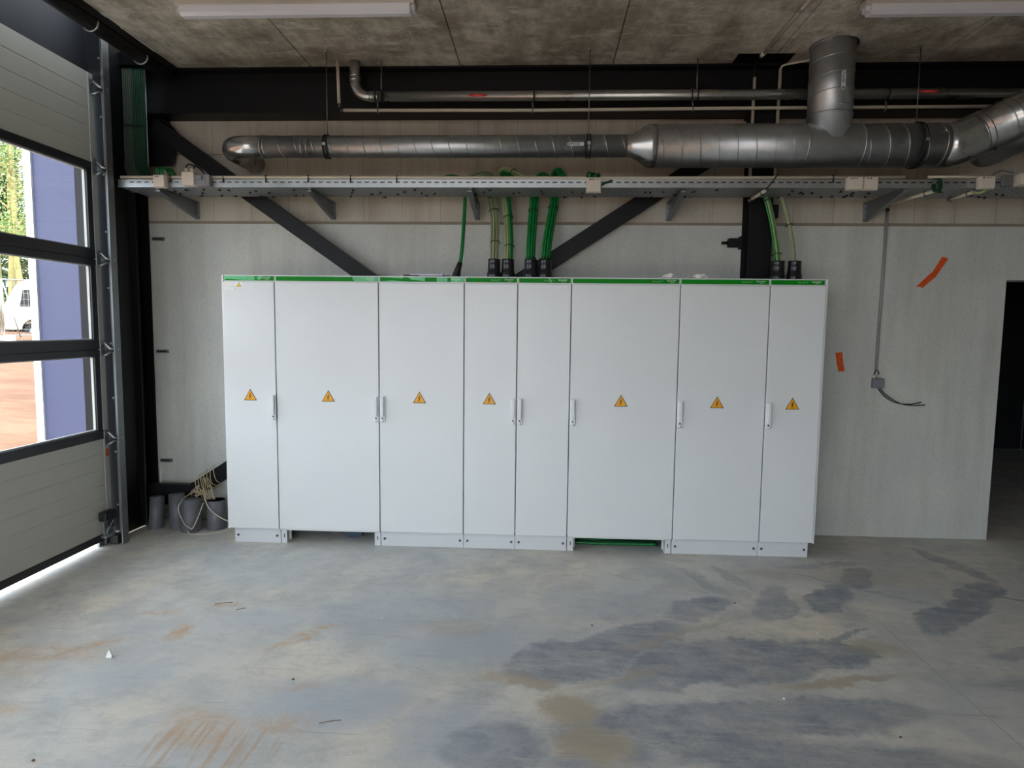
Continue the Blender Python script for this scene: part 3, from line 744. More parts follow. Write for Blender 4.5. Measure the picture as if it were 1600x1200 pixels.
# things under / on the cabinets
for k in range(5):
    m = MB(); yk = .16+.028*k
    m.sweep(smooth([(2.72, yk+.02, .013), (2.9, yk, .014+.004*k), (3.1, yk+.008*math.sin(k), .016+.006*(k % 2)), (3.37, yk+.01, .014)]), .012, 8)
    m.build('floor_cable', M_['cable_dark'] if k % 2 else M_['cable_green'], label=('frontmost green cable', 'second dark green cable from the front', 'middle green cable', 'fourth dark green cable from the front', 'rearmost green cable')[k]+' on the floor beneath the wide right-hand cabinet', category='cable', group='green cables under the wide cabinet')
m = MB(); m.sweep([(.93, .18, .02), (.93, .26, .02), ], [.07, .07], 20)
for v in m.bm.verts: v.co.z = max(.001, v.co.z*.5+.02)
m.build('plastic_ring', M_['blue_plastic'], label='blue grey round plastic piece in the dark gap under the second cabinet', category='plastic piece')
m = MB(); m.box(1.43, .03, ZT+.006, 1.68, .09, ZT+.022, .003); m.mi = 1; m.box(1.38, .03, ZT-.003, 1.50, .085, ZT+.014, .003); m.box(1.64, .04, ZT-.003, 1.74, .10, ZT+.010, .002)
m.build('cover_strip', [mat('lilac_plastic_strip', (196, 196, 214), .4), M_['rubber']], label='pale plastic cover strip lying on top of the third cabinet', category='strip')
def crumple(cx, cy, lab, w_, h_):
    m = MB(); rr = random.Random(int(cx*100)); g = []
    for i in range(7):
        g.append([m.bm.verts.new((cx-w_/2+w_*i/6, cy-.04+.08*j/3, ZT+.001+h_*abs(math.sin(i*1.1+j))*(.4+rr.random()*.6)*math.sin(math.pi*(i+.3)/6.6))) for j in range(4)])
    for i in range(6):
        for j in range(3): m._f([g[i][j], g[i+1][j], g[i+1][j+1], g[i][j+1]])
    o = m.build('plastic_film', M_['paper'], label=lab, category='plastic film'); md = o.modifiers.new('s', 'SOLIDIFY'); md.thickness = .0008
crumple(3.60, .05, 'crumpled white film on top of the cabinet row left of the column', .18, .05)
crumple(3.38, .05, 'thin clear plastic scrap on top of the wide right-hand cabinet', .12, .06)

# sleeves on the cabinet tops and the cable bundles rising from them
def sleeve(x, lab, y=.24, h=.155):
    m = MB(); prof = [(0, .052), (.012, .056), (.05, .056), (.058, .051), (.1, .048), (.108, .05), (.116, .048), (h-.01, .047), (h, .049)]
    m.sweep([(x, y, ZT-.004+.003+z) for z, r in prof], [r for z, r in prof], 22)
    m.build('cable_sleeve', M_['pvc_black'], label=lab, category='cable sleeve', group='black cable sleeves on the cabinets')
SLV = [(2.052, 'leftmost black cable sleeve, sage cables rising out of it'), (2.160, 'second black cable sleeve from left, sage and green cables in it'),
       (2.338, 'third black cable sleeve from left, first of the two with only green cables'), (2.452, 'fourth black cable sleeve from left, beside the diagonal brace'),
       (4.235, 'black cable sleeve in front of the right steel column'), (4.362, 'rightmost black cable sleeve, thin grey cables in it')]
for x, lab in SLV: sleeve(x, lab)
def bundle(label, pts, mats, n, rb, rc, ties, seed):
    """n parallel cables following the path pts, packed in a disc of radius rb"""
    rr = random.Random(seed); base = pts[0]
    t = thing('cable_bundle', label, 'cable bundle', base, 'cable bundles between tray and cabinets')
    path = smooth(pts, 7)
    for k in range(n):
        if k == 0: a, r = 0, 0
        elif k < 7: a, r = k*math.pi/3, rb*.48
        else: a, r = k*2*math.pi/max(1, n-7)+.3, rb
        P = []
        for i, p in enumerate(path):
            u = i/(len(path)-1)
            d = (path[min(i+1, len(path)-1)]-path[max(i-1, 0)]).normalized()
            nx = d.cross(Vector((0, 1, 0))); nx = nx.normalized() if nx.length > .05 else Vector((1, 0, 0)); ny = d.cross(nx)
            spread = 1+.25*math.sin(u*math.pi*2+k)*.4
            P.append(p+(nx*math.cos(a)+ny*math.sin(a))*r*spread)
        m = MB(); m.sweep(P, rc, 7); m.build('cable', mats(k), t)
    for u in ties:
        i = int(u*(len(path)-1)); p = path[i]; d = (path[i+1]-path[i-1]).normalized(); nx = d.cross(Vector((0, 1, 0))).normalized(); ny = d.cross(nx)
        R_ = rb+rc*1.25; m = MB(); m.sweep([p+(nx*math.cos(q)+ny*math.sin(q))*R_ for q in [2*math.pi*j/16 for j in range(17)]], .0035, 5, caps=False)
        m.sweep([p-ny*R_, p-ny*R_+nx*.035-d*.003], .0025, 5)
        m.build('cable_tie', M_['rubber'], t)
    return t
zs = ZT+.07
sg = lambda k: (M_['cable_sage'], M_['cable_grey'])[k % 2]
bundle('sage and grey cable bundle rising from the leftmost sleeve and looping left over the tray', [(2.056, .24, zs), (2.056, .27, 2.35), (2.05, .35, 2.56), (2.02, .405, 2.74), (2.02, .41, 2.86), (2.0, .36, 2.91), (1.92, .30, 2.90), (1.82, .27, 2.84), (1.70, .26, 2.79), (1.5, .25, 2.79)],
       sg, 14, .028, .0082, (.13, .27, .8), 1)
bundle('mixed sage and green cable bundle rising from the second sleeve, looping right over the tray', [(2.16, .24, zs), (2.168, .27, 2.35), (2.155, .35, 2.56), (2.13, .405, 2.74), (2.08, .41, 2.88), (2.12, .34, 2.945), (2.24, .28, 2.88), (2.36, .25, 2.80), (2.52, .24, 2.79)],
       lambda k: (M_['cable_sage'] if (k in (1, 2, 6, 7, 8, 13)) else M_['cable_green']), 14, .028, .0082, (.13, .27, .7), 2)
bundle('green cable bundle rising from the third sleeve beneath the tray', [(2.338, .24, zs), (2.338, .27, 2.35), (2.345, .35, 2.56), (2.355, .405, 2.74), (2.37, .41, 2.86), (2.42, .36, 2.905), (2.49, .28, 2.84), (2.6, .25, 2.79)],
       lambda k: M_['cable_green'] if k % 4 else M_['cable_green2'], 15, .029, .0085, (.10, .36), 3)
bundle('green cable bundle rising from the fourth sleeve, peaking above the tray', [(2.452, .24, zs), (2.462, .27, 2.35), (2.49, .35, 2.56), (2.515, .405, 2.74), (2.515, .41, 2.88), (2.54, .36, 2.94), (2.60, .28, 2.85), (2.72, .25, 2.79)],
       lambda k: M_['cable_green'] if k % 4 else M_['cable_green2'], 15, .030, .0085, (.10, .38), 4)
bundle('pale and bright green cables rising in front of the right steel column', [(4.235, .24, zs), (4.232, .27, 2.33), (4.20, .31, 2.56), (4.155, .32, 2.735), (4.15, .32, 2.745)],
       lambda k: M_['cable_green2'] if k in (2, 6, 8) else M_['cable_sage'], 9, .022, .008, (.22, .72), 5)
bundle('thin grey cable group rising from the rightmost sleeve', [(4.362, .24, zs), (4.358, .27, 2.33), (4.325, .31, 2.56), (4.27, .32, 2.735), (4.265, .32, 2.745)],
       lambda k: (M_['cable_grey'], M_['cable_sage'])[k % 2], 6, .018, .0065, (.48, .85), 6)
# single green cable with boot left of the bundles
sgc = thing('power_cable', 'single thick green cable dropping from the tray onto the third cabinet', 'cable', (1.73, .24, ZT))
MB().sweep(smooth([(1.765, .24, ZT+.04), (1.785, .24, ZT+.13), (1.797, .27, 2.35), (1.80, .36, 2.6), (1.80, .39, 2.76), (1.78, .385, 2.88), (1.70, .34, 2.905), (1.62, .30, 2.87), (1.52, .27, 2.79)]), .0145, 12).build('cable', M_['cable_green'], sgc)
m = MB(); m.sweep([(1.75, .24, ZT-.003), (1.755, .24, ZT+.03), (1.768, .24, ZT+.08), (1.785, .24, ZT+.13)], [.036, .032, .024, .019], 14); m.build('boot', M_['rubber'], sgc, label='black rubber boot')

# ------------------------------------------------------------------ cable tray
XT0, XT1 = -.785, 8.0; YT = -.02; ZTR = 2.744; YR = .345
tray = thing('cable_tray', 'long perforated galvanised cable tray on wall brackets above the cabinets', 'cable tray', (3.5, .35, ZTR))
MB().box(XT0, YT, ZTR, XT1, YR, ZTR+.004).build('tray_base', tray_mesh_material(), tray)
m = MB(); m.box(XT0, YT, ZTR-.002, XT1, YT+.003, ZTR+.052); m.box(XT0, YT-.004, ZTR-.004, XT1, YT+.004, ZTR+.004); m.box(XT0, YT-.004, ZTR+.048, XT1, YT+.01, ZTR+.054)
m.mi = 1
x = XT0+.09
while x < 6.6:
    m.box(x, YT-.0012, ZTR+.030, x+.034, YT+.0005, ZTR+.037); x += .058
m.build('front_lip', [M_['galv'], M_['black_ink']], tray)
m = MB(); m.box(XT0, YR-.005, ZTR, XT1, YR, ZTR+.055); m.build('rear_lip', M_['galv_dull'], tray)
for bx in (-.49, .675, 1.885, 3.45, 5.02, 6.3):
    m = MB(); dxb = .0
    m.prism([(.556, 2.605), (.556, 2.735), (YT+.02, 2.740), (YT+.02, 2.722)], 'x', bx-.003, bx+.003)
    m.prism([(.556, 2.605), (.548, 2.600), (YT+.02, 2.714), (YT+.02, 2.722)], 'x', bx-.018, bx+.018)
    m.box(bx-.02, .548, 2.595, bx+.02, .559, 2.742, .002); m.box(bx-.018, YT+.02, 2.735, bx+.018, .556, 2.743)
    m.mi = 1
    for zz in (2.625, 2.67, 2.715): m.sweep([(bx, .549, zz), (bx, .543, zz)], .008, 8)
    m.build('wall_bracket', [M_['galv_dull'], M_['galv']], tray)
rr = random.Random(3); cl = [(-.35, 5), (-.1, 5), (.15, 6), (.6, 4), (1.05, 6), (1.45, 6), (1.95, 5), (2.3, 4), (2.75, 8), (3.3, 6), (3.6, 5), (4.4, 6), (4.75, 8), (5.2, 5), (5.7, 5)]
for cx, n in cl:
    for k in range(n):
        x = cx+rr.uniform(-.16, .16); y = rr.uniform(.05, .335)
        m = MB(); a = rr.uniform(0, 6.28); L = rr.uniform(.004, .03)
        m.box(x-.007, y-.006, ZTR-.012, x+.007, y+.006, ZTR); m.sweep([(x, y, ZTR-.006), (x+L*math.cos(a), y+L*math.sin(a), ZTR-.012)], .003, 5)
        m.build('cable_tie', M_['rubber'], tray)
# plastic conduit runs lying on the lip
c1 = thing('plastic_conduit', 'cream plastic conduit tied along the front lip of the tray, left half', 'conduit', (1.0, YT, ZTR+.05))
MB().sweep([(-.76, YT-.004, ZTR+.070), (1.9, YT-.004, ZTR+.066), (3.0, YT-.004, ZTR+.064), (5.0, YT-.004, ZTR+.07)], .0105, 10).build('conduit_pipe', M_['pvc_cream'], c1)
for x in (-.37, .035, .36, .68, 1.0, 1.345, 4.50):
    m = MB(); m.box(x-.003, YT-.017, ZTR+.03, x+.003, YT+.010, ZTR+.084); m.build('cable_tie', M_['rubber'], c1)
c1 = MB().sweep([(5.16, YT-.004, ZTR+.072), (5.70, YT-.004, ZTR+.074)], .009, 10).build('plastic_conduit', M_['pvc_cream'], label='cream plastic conduit along the tray lip right of the two square boxes', category='conduit')

def jbox(xc, zc, wd, h, label, marks=0, dy=0, name='junction_box', mat_=None, cables=0, glands=0, skew=0):
    t = thing(name, label, 'junction box', (xc, YT, zc-h/2))
    y0 = YT-.062-dy; m = MB(); m.box(xc-wd/2, y0, zc-h/2, xc+wd/2, YT-.006, zc+h/2, .005); m.box(xc-wd/2-.003, y0+.02, zc-h/2-.002, xc+wd/2+.003, y0+.026, zc+h/2+.002, .001)
    m.build('housing', mat_ or M_['box'], t)
    if marks:
        m = MB(); q = random.Random(int(xc*50)+9); x = xc-wd*.4
        while x < xc-wd*.4+marks*wd*.8:
            L = q.uniform(.004, .009); m.prism([(x, zc+h*.32+q.uniform(-.003, .003)), (x+L, zc+h*.32+q.uniform(-.004, .004)), (x+L, zc+h*.4), (x+.001, zc+h*.4+q.uniform(-.003, .003))], 'y', y0-.0006, y0+.0002); x += L+q.uniform(.002, .005)
        m.build('handwriting', M_['black_ink'], t, label='small black handwritten marks')
    for k in range(glands):
        gx = xc-wd*.22+k*wd*.44; g_ = MB().sweep([(gx, y0+.03, zc+h/2), (gx, y0+.03, zc+h/2+.03)], .014, 12).build('cable_gland', M_['pvc_cream'], t)
    for k in range(cables):
        cx = xc-wd*.3+wd*.6*k/max(1, cables-1)
        MB().sweep(smooth([(cx, y0+.03, zc+h/2-.01), (cx-.005, y0+.035, zc+h/2+.05), (cx+.02, YT+.05, zc+h/2+.06), (cx+.03, YT+.12, ZTR+.03)]), .006, 7).build('cable', M_['cable_green'], t)
    return t
X_, Z_, W_, H_ = -0.4315, 2.7740, 0.0850, 0.0880; jbox(X_, Z_, W_, H_, 'cream square junction box nearest the left end of the tray', .55, cables=4)
X_, Z_, W_, H_ = -0.2110, 2.7925, 0.0940, 0.0970; jd = jbox(X_, Z_, W_, H_, 'cream box with two round glands on top, second along the tray from the left', 0, glands=2)
m = MB(); m.box(X_+.055, YT-.05, Z_-.055, X_+.16, YT-.006, Z_+.03, .004); m.box(X_+.06, YT-.07, Z_-.01, X_+.11, YT-.05, Z_+.02, .003); m.sweep([(X_+.13, YT-.045, Z_-.05), (X_+.13, YT-.045, Z_+.05)], .006, 6); m.build('socket_block', M_['box_grey'], jd)
m = MB(); m.sweep(smooth([(X_-.03, YT-.03, Z_+.075), (X_-.01, YT-.02, Z_+.11), (X_+.05, YT+.02, Z_+.09), (X_+.10, YT+.05, Z_+.02)]), .006, 6); m.sweep(smooth([(X_+.03, YT-.03, Z_+.075), (X_+.05, YT-.02, Z_+.10), (X_+.1, YT+.02, Z_+.07), (X_+.13, YT+.05, Z_)]), .006, 6); m.build('cable', M_['rubber'], jd)
X_, Z_, W_, H_ = 2.7925, 2.7485, 0.1030, 0.1030; jd = jbox(X_, Z_, W_, H_, 'cream square junction box above the cabinet row centre with a bunch of green cables behind', .9)
for k in range(5):
    MB().sweep(smooth([(X_-.04+k*.018, YT-.03, Z_+.03), (X_-.045+k*.02, YT-.02, Z_+.085), (X_-.02+k*.018, YT+.03, Z_+.10-.008*k), (X_+.01+k*.015, YT+.06, Z_+.02)]), .007, 7).build('cable', M_['cable_green'] if k % 2 else M_['cable_dark'], jd)
MB().sweep(smooth([(X_+.05, YT-.02, Z_-.0), (X_+.08, YT-.02, Z_+.02), (X_+.13, YT+.0, Z_+.04), (X_+.15, YT+.02, Z_+.055), (X_+.13, YT+.05, Z_+.04), (X_+.08, YT+.05, Z_+.02)]), .008, 7).build('cable', M_['cable_dark'], jd)
X_, Z_, W_, H_ = 4.6350, 2.7610, 0.1020, 0.0880; jbox(X_, Z_, W_, H_, 'left one of the two square boxes side by side on the right of the tray', .55)
X_, Z_, W_, H_ = 4.7430, 2.7610, 0.0980, 0.0880; jbox(X_, Z_, W_, H_, 'right one of the two square boxes side by side on the right of the tray', .45)
X_, Z_, W_, H_ = 5.5405, 2.7675, 0.1010, 0.0830; jbox(X_, Z_, W_, H_, 'square junction box near the right picture edge with a conduit bending under the tray', .85)
X_, Z_, W_, H_ = 5.7900, 2.7835, 0.0920, 0.0790; jd = jbox(X_, Z_, W_, H_, 'cream box cut by the right picture edge on the tray', 0, dy=.03)
m = MB(); m.box(X_-.13, YT-.03, Z_-.04, X_-.06, YT-.006, Z_+.04, .004); m.sweep(smooth([(X_-.2, YT-.02, Z_+.04), (X_-.14, YT-.02, Z_+.07), (X_-.06, YT-.03, Z_+.055)]), .006, 6); m.build('cable', M_['galv_dull'], jd)
# green cable coil hung over the lip
a = Vector((5.2120, -0.0400, 2.7610)); m = MB()
for k in range(3): m.sweep([(a.x+.018*math.cos(q)+.008*k, YT-.012+.028*math.sin(q), a.z+.055*math.sin(q+.6)) for q in [2*math.pi*j/18 for j in range(19)]], .007, 7, caps=False)
m.build('cable_coil', M_['cable_dark'], label='small dark green cable coil hung over the right part of the tray lip', category='cable')
# conduit stubs running back under the tray
def stub(p0, p1, label, r=.013, hook=None):
    a = Vector(p0); c = Vector(p1); t = thing('conduit_stub', label, 'conduit', tuple(c)); 
    a.z = min(a.z, ZTR-.022); c.z = min(c.z, ZTR-.022)
    MB().sweep([a, c], r, 12).build('conduit_pipe', M_['pvc_cream'], t)
    for u in (.15, .85):
        p = a.lerp(c, u); d = (c-a).normalized(); nx = d.cross(Vector((0, 0, 1))).normalized(); ny = d.cross(nx)
        MB().sweep([p+(nx*math.cos(q)+ny*math.sin(q))*(r+.003) for q in [2*math.pi*j/12 for j in range(13)]], .003, 5, caps=False).build('cable_tie', M_['rubber'], t)
    if hook: MB().sweep(smooth([a, a+Vector(hook[0]), a+Vector(hook[1])]), .010, 10).build('bend', M_['cable_sage'], t)
    return t
stub((4.031, 0.0, 2.737), (4.018, 0.3, 2.714), 'short cream conduit stub under the tray in front of the right column')
stub((5.224, 0.0, 2.734), (5.132, 0.53, 2.716), 'cream conduit running back under the tray to the wall conduit')
stub((5.488, 0.0, 2.712), (5.498, 0.3, 2.717), 'short cream conduit under the tray below the box near the right edge', hook=((.06, -.01, .0), (.10, -.03, .05)))
m = MB(); a = Vector((4.0250, -0.0200, 2.7330)); m.sweep(smooth([(a.x, YT-.01, a.z-.01), (a.x+.05, YT-.015, a.z+.05), (a.x+.08, YT-.01, a.z+.10)]), .005, 6); m.build('loose_cable', M_['rubber'], label='thin black cable crossing the tray lip by the right column', category='cable')

# ------------------------------------------------------------------ wall conduit and wiring at right
wc = thing('wall_conduit', 'grey vertical plastic conduit on the bare wall right of the cabinets', 'conduit', (5.18, .54, 1.40))
MB().sweep([(5.185, .545, 2.69), (5.172, .545, 1.405)], .0115, 12).build('conduit_pipe', M_['pvc_grey'], wc)
MB().sweep([(5.185, .545, 2.70), (5.185, .545, 2.675)], .014, 10).build('coupling', M_['rubber'], wc)
jb = thing('wall_box', 'small grey wall box with two glands below the vertical conduit', 'junction box', (5.19, .53, 1.25))
MB().box(5.145, .515, 1.255, 5.235, .558, 1.335, .005).build('housing', M_['box_grey'], jb)
for gx in (5.16, 5.19): MB().sweep([(gx, .54, 1.335), (gx, .54, 1.365)], .0095, 10).build('cable_gland', M_['box'], jb)
for gx in (5.16, 5.19): MB().sweep(smooth([(gx, .54, 1.365), (gx+.003, .54, 1.385), (5.172, .545, 1.41)]), .0055, 6).build('cable', M_['cable_dark'], jb)
for k, pts in enumerate(([(5.185, .53, 1.26), (5.24, .52, 1.19), (5.33, .52, 1.14), (5.43, .50, 1.13), (5.52, .49, 1.15)], [(5.20, .53, 1.26), (5.25, .51, 1.20), (5.36, .51, 1.135), (5.46, .49, 1.122), (5.545, .48, 1.128)])):
    m = MB(); m.sweep(smooth(pts), .0045, 6); m.build('loose_cable', M_['cable_dark'], label='dark green wire end curling out of the small wall box, %s one' % ('upper', 'lower')[k], category='cable')
def tape(polys, label):
    m = MB()
    for i, p in enumerate(polys): m.prism(p, 'y', YW-.0015-.0008*i, YW+.0)
    m.build('orange_tape', M_['orange'], label=label, category='tape', group='orange tape strips on the wall')
tape([[(5.644, 2.324), (5.695, 2.309), (5.600, 2.155), (5.569, 2.170), (5.568, 2.186)], [(5.567, 2.196), (5.605, 2.165), (5.505, 2.072), (5.489, 2.082), (5.454, 2.082)]], 'long orange tape strip stuck diagonally high on the right wall')
tape([[(4.845, 1.540), (4.901, 1.546), (4.909, 1.488), (4.917, 1.436), (4.930, 1.389), (4.879, 1.383), (4.859, 1.461)]], 'short orange tape piece stuck on the wall just right of the cabinets')

# ------------------------------------------------------------------ ventilation duct
YD, ZD, RS, RL = .06, 3.056, .080, .152
duct = thing('ventilation_duct', 'galvanised spiral ventilation duct along the wall, widening to the right', 'duct', (3.2, YD, ZD))
bend = [(.10-.0+.0, 0, 0)]
el = [(.16-.14*math.sin(a), YD+.14-.14*math.cos(a), ZD) for a in [math.pi/2*k/10 for k in range(11)]]
p = [(x_, y_, z_) for x_, y_, z_ in el]+[(.02, YW, ZD)]
MB().sweep([(.30, YD, ZD)]+p, RS, 28).build('wall_elbow', M_['duct_bright'], duct, label='bright smooth end elbow')
def helix(m, x0, x1, r, pitch, th=.0042, y=YD, z=ZD):
    n = int((x1-x0)/pitch*20); P = []
    for i in range(n+1):
        u = i/n; a = 2*math.pi*(x1-x0)*u/pitch
        P.append((x0+(x1-x0)*u, y-math.cos(a)*r, z-math.sin(a)*r))
    m.sweep(P, th, 5)
m = MB(); m.sweep([(.30, YD, ZD), (3.06, YD, ZD)], RS, 32); helix(m, .32, 3.02, RS+.0006, .128)
for x in (.305, .33, .62, .66): m.sweep([(x-.004, YD, ZD), (x+.004, YD, ZD)], RS+.003, 32)
m.build('narrow_run', M_['duct'], duct)
m = MB(); m.sweep([(3.035, YD, ZD), (3.075, YD, ZD), (3.19, YD, ZD), (3.24, YD, ZD)], [RS+.002, RS+.002, RL, RL+.001], 36); m.build('reducer', M_['duct_bright'], duct, label='conical reducer')
m = MB(); m.sweep([(3.235, YD, ZD), (5.30, YD, ZD)], RL, 40); helix(m, 3.27, 4.28, RL+.0006, .132); helix(m, 4.72, 5.24, RL+.0006, .132)
for x in (4.30, 4.69, 5.25): m.sweep([(x-.005, YD, ZD), (x+.005, YD, ZD)], RL+.004, 40)
m.build('wide_run', M_['duct'], duct)
XV = 4.485
m = MB(); m.sweep([(XV, YD-.005, ZD+.02), (XV, YD-.005, ZC+.15)], RL-.002, 40)
P = []; 
for i in range(121):
    a = 2*math.pi*i/24; P.append((XV+math.sin(a)*(RL-.001), YD-.005-math.cos(a)*(RL-.001), 3.30+.115*i/24))
P = [q for q in P if q[2] < ZC]; m.sweep(P, .004, 5)
m.sweep([(XV, YD-.005, 3.250), (XV, YD-.005, 3.262)], RL+.003, 40)
m.build('ceiling_branch', M_['duct'], duct)
m = MB(); m.sweep([(XV+.014, YD+.012, ZC-.003), (XV+.014, YD+.012, ZC+.0005)], RL+.012, 32); m.build('gap_shade_disc', M_['black_ink'], duct)  # black disc stands in for the shade in the gap round the duct
# right elbow rising towards the camera
d1 = Vector((.86, -.17, .40)).normalized(); e0 = Vector((5.28, YD, ZD)); 
pts = [e0, e0+Vector((.06, 0, 0)), e0+Vector((.14, -.005, .02)), e0+Vector((.22, -.02, .06))]; q = pts[-1]
el2 = MB(); el2.sweep(pts+[q+d1*.02], RL+.001, 36); el2.build('elbow', M_['duct_bright'], duct)
m = MB(); m.sweep([q+d1*.01, q+d1*.95], RL-.001, 36)
for u in (.02, .06, .20, .25, .37, .42, .60, .75): m.sweep([q+d1*(u-.004), q+d1*(u+.004)], RL+.0025, 36)
end = q+d1*.95
m.sweep([end-d1*.01, end+d1*.06, end+d1*.1+Vector((0, 0, .08)), end+d1*.12+Vector((0, 0, .35)), ], RL+.001, 36)
m.build('rising_run', M_['duct_bright'], duct)
a = Vector((5.9100, 0.5600, 3.1750)); m = MB(); m.sweep([(a.x, YW-.001, a.z), (a.x, .44, a.z), (a.x+.02, .30, a.z+.02), (a.x+.12, .2, a.z+.06)], [.15, .148, .148, .145], 30); m.build('wall_branch', M_['galv_dull'], duct)
def sticker(parent, face_y, xc, zc, L, H, vert=False):
    m = MB()
    if not vert: poly = [(xc-L/2, zc), (xc-L/2+H*.7, zc+H/2), (xc+L/2, zc+H/2), (xc+L/2, zc-H/2), (xc-L/2+H*.7, zc-H/2)]
    else: poly = [(xc, zc-L/2), (xc-H/2, zc-L/2+H*.7), (xc-H/2, zc+L/2), (xc+H/2, zc+L/2), (xc+H/2, zc-L/2+H*.7)]
    m.prism(poly, 'y', face_y-.001, face_y); s_ = m.build('label_sticker', M_['label_white'], parent, label='white arrow sticker')
    m = MB()
    if not vert:
        m.prism([(xc-L/2+H*.35, zc), (xc-L/2+H*.9, zc+H*.28), (xc-L/2+H*.9, zc-H*.28)], 'y', face_y-.0016, face_y-.0008)
        m.build('arrow', M_['black_ink'], s_); text('PULSIE', H*.86, M_['black_ink'], s_, (xc-L/2+H*1.15, face_y-.002, zc-H*.3), sx=1.05)
    else:
        m.prism([(xc, zc-L/2+H*.35), (xc-H*.28, zc-L/2+H*.9), (xc+H*.28, zc-L/2+H*.9)], 'y', face_y-.0016, face_y-.0008)
        m.build('arrow', M_['black_ink'], s_); text('PULSIE', H*.86, M_['black_ink'], s_, (xc-H*.3, face_y-.002, zc+L/2-H*.3), rot=(math.pi/2, math.pi/2, 0), sx=1.05)
a = Vector((2.6560, -0.0200, 3.0500)); sticker(duct, YD-RS-.001, a.x, a.z, .125, .026)
a = Vector((4.5040, -0.0920, 3.4550)); sticker(duct, YD-RL-.006, a.x, a.z, .135, .028, True)

def hanger(x, y, r, zc_, label, side=0, name='duct_hanger'):
    t = thing(name, label, 'hanger', (x, y, ZC))
    MB().sweep([(x+side, y, zc_+r), (x+side, y, ZC)], .0035, 6).build('threaded_rod', M_['rod'], t)
    for dx in (-.012, .012):
        MB().sweep([(x+dx, y-math.cos(q)*(r+.004), zc_+math.sin(q)*(r+.004)) for q in [2*math.pi*j/28 for j in range(29)]], .005, 6, caps=False).build('clamp_ring', M_['rubber'], t)
    m = MB(); m.box(x-.012, y-r-.010, zc_-.01, x+.012, y-r-.002, zc_+.012, .002); m.sweep([(x+side, y, ZC-.012), (x+side, y, ZC-.002)], .014, 8); m.build('clamp_bolt', M_['galv'], t)
hanger(.80, YD, RS, ZD, 'rod hanger with ring around the narrow duct at left')
hanger(2.755, YD, RS, ZD, 'rod hanger with ring around the narrow duct left of the reducer')
hanger(5.10, YD, RL, ZD, 'rod hanger with ring around the wide duct right of the vertical branch')

# small steel pipe and its cream conduit
YP, ZP, RP = .27, 3.492, .0385
sp = thing('steel_pipe', 'slim stainless pipe in front of the black beam, bending up into the ceiling', 'pipe', (3.0, YP, ZP))
el = [(.953+.11-.11*math.cos(a), YP, ZP+.11-.11*math.sin(a)) for a in [math.pi/2*k/8 for k in range(9)]]
MB().sweep([(1.13, YP, ZP), (6.0, YP, ZP), ], RP, 22).build('pipe_run', M_['pipe'], sp)
MB().sweep([(.953, YP, ZC-.0005), (.953, YP, ZP+.17)]+el+[(1.13, YP, ZP)], RP, 22).build('elbow', M_['pipe'], sp)
m = MB()
for z in (ZP+.12, ZP+.15): m.sweep([(.953, YP, z), (.953, YP, z+.012)], RP+.004, 22)
for x in (1.07, 1.10, 1.125): m.sweep([(x, YP, ZP), (x+.010, YP, ZP)], RP+.004, 22)
m.build('press_collar', M_['pipe'], sp)
for a in (Vector((1.9080, 0.2310, 3.4840)), Vector((5.2600, 0.2310, 3.4930))):
    L, H = .135, .017
    m = MB(); m.prism([(a.x-L/2, a.z), (a.x-L/2+.022, a.z+H/2), (a.x+L/2, a.z+H/2), (a.x+L/2, a.z-H/2), (a.x-L/2+.022, a.z-H/2)], 'y', YP-RP-.003, YP-RP-.001)
    m.mi = 1
    for k in range(6): m.box(a.x-.025+k*.011, YP-RP-.0036, a.z-.004, a.x-.017+k*.011, YP-RP-.0028, a.z+.003)
    m.box(a.x-L/2+.026, YP-RP-.0036, a.z-H/2, a.x-L/2+.028, YP-RP-.0028, a.z+H/2)
    m.build('pipe_tag', [M_['red'], mat('pink_print', (214, 120, 116), .5)], sp, label='small red arrow tag with pale print')
cc = thing('slim_conduit', 'cream conduit clipped under the slim stainless pipe', 'conduit', (3.0, YP, 3.39))
MB().sweep([(.862, YP, 3.390), (2.4, YP, 3.384), (4.1, YP, 3.393), (5.9, YP, 3.397)], .0125, 12).build('conduit_pipe', M_['pvc_cream'], cc)
MB().sweep([(.835, YP, 3.390), (.862, YP, 3.390)], .008, 10).build('connector', M_['bolt'], cc)
vc = thing('vertical_conduit', 'short cream conduit hanging from the ceiling left of the pipe elbow', 'conduit', (.82, .256, 3.42))
MB().sweep([(.822, .256, ZC), (.828, .262, 3.44)], .0125, 12).build('conduit_pipe', M_['pvc_cream'], vc)
MB().sweep([(.828, .262, 3.44), (.829, .263, 3.415)], .008, 10).build('connector', M_['bolt'], vc)
for x, rod, lab in ((1.14, 1, 'pipe clamp with ceiling rod beside the pipe elbow'), (2.345, 0, 'pipe clamp holding the slim pipe and conduit at mid wall'), (3.56, 1, 'pipe clamp with ceiling rod left of the right column'), (4.99, 0, 'pipe clamp right of the vertical duct branch')):
    t = thing('pipe_clamp', lab, 'pipe clamp', (x, YP, ZP))
    for dx in ((-.02, .025) if rod else (0,)):
        MB().sweep([(x+dx, YP-math.cos(q)*(RP+.004), ZP+math.sin(q)*(RP+.004)) for q in [2*math.pi*j/20 for j in range(21)]], .0055, 6, caps=False).build('clamp_ring', M_['rubber'], t)
    if rod: MB().sweep([(x+.02, YP, ZP+RP), (x+.02, YP, ZC)], .005, 6).build('threaded_rod', M_['rod'], t)
    m = MB(); m.sweep([(x-.01, YP, ZP-RP-.004), (x-.008, YP-.01, 3.41)], .006, 6)
    m.sweep([(x-.008, YP-math.cos(q)*.018, 3.387+math.sin(q)*.018) for q in [2*math.pi*j/14 for j in range(15)]], .005, 6, caps=False); m.build('drop_clip', M_['galv_dull'], t)
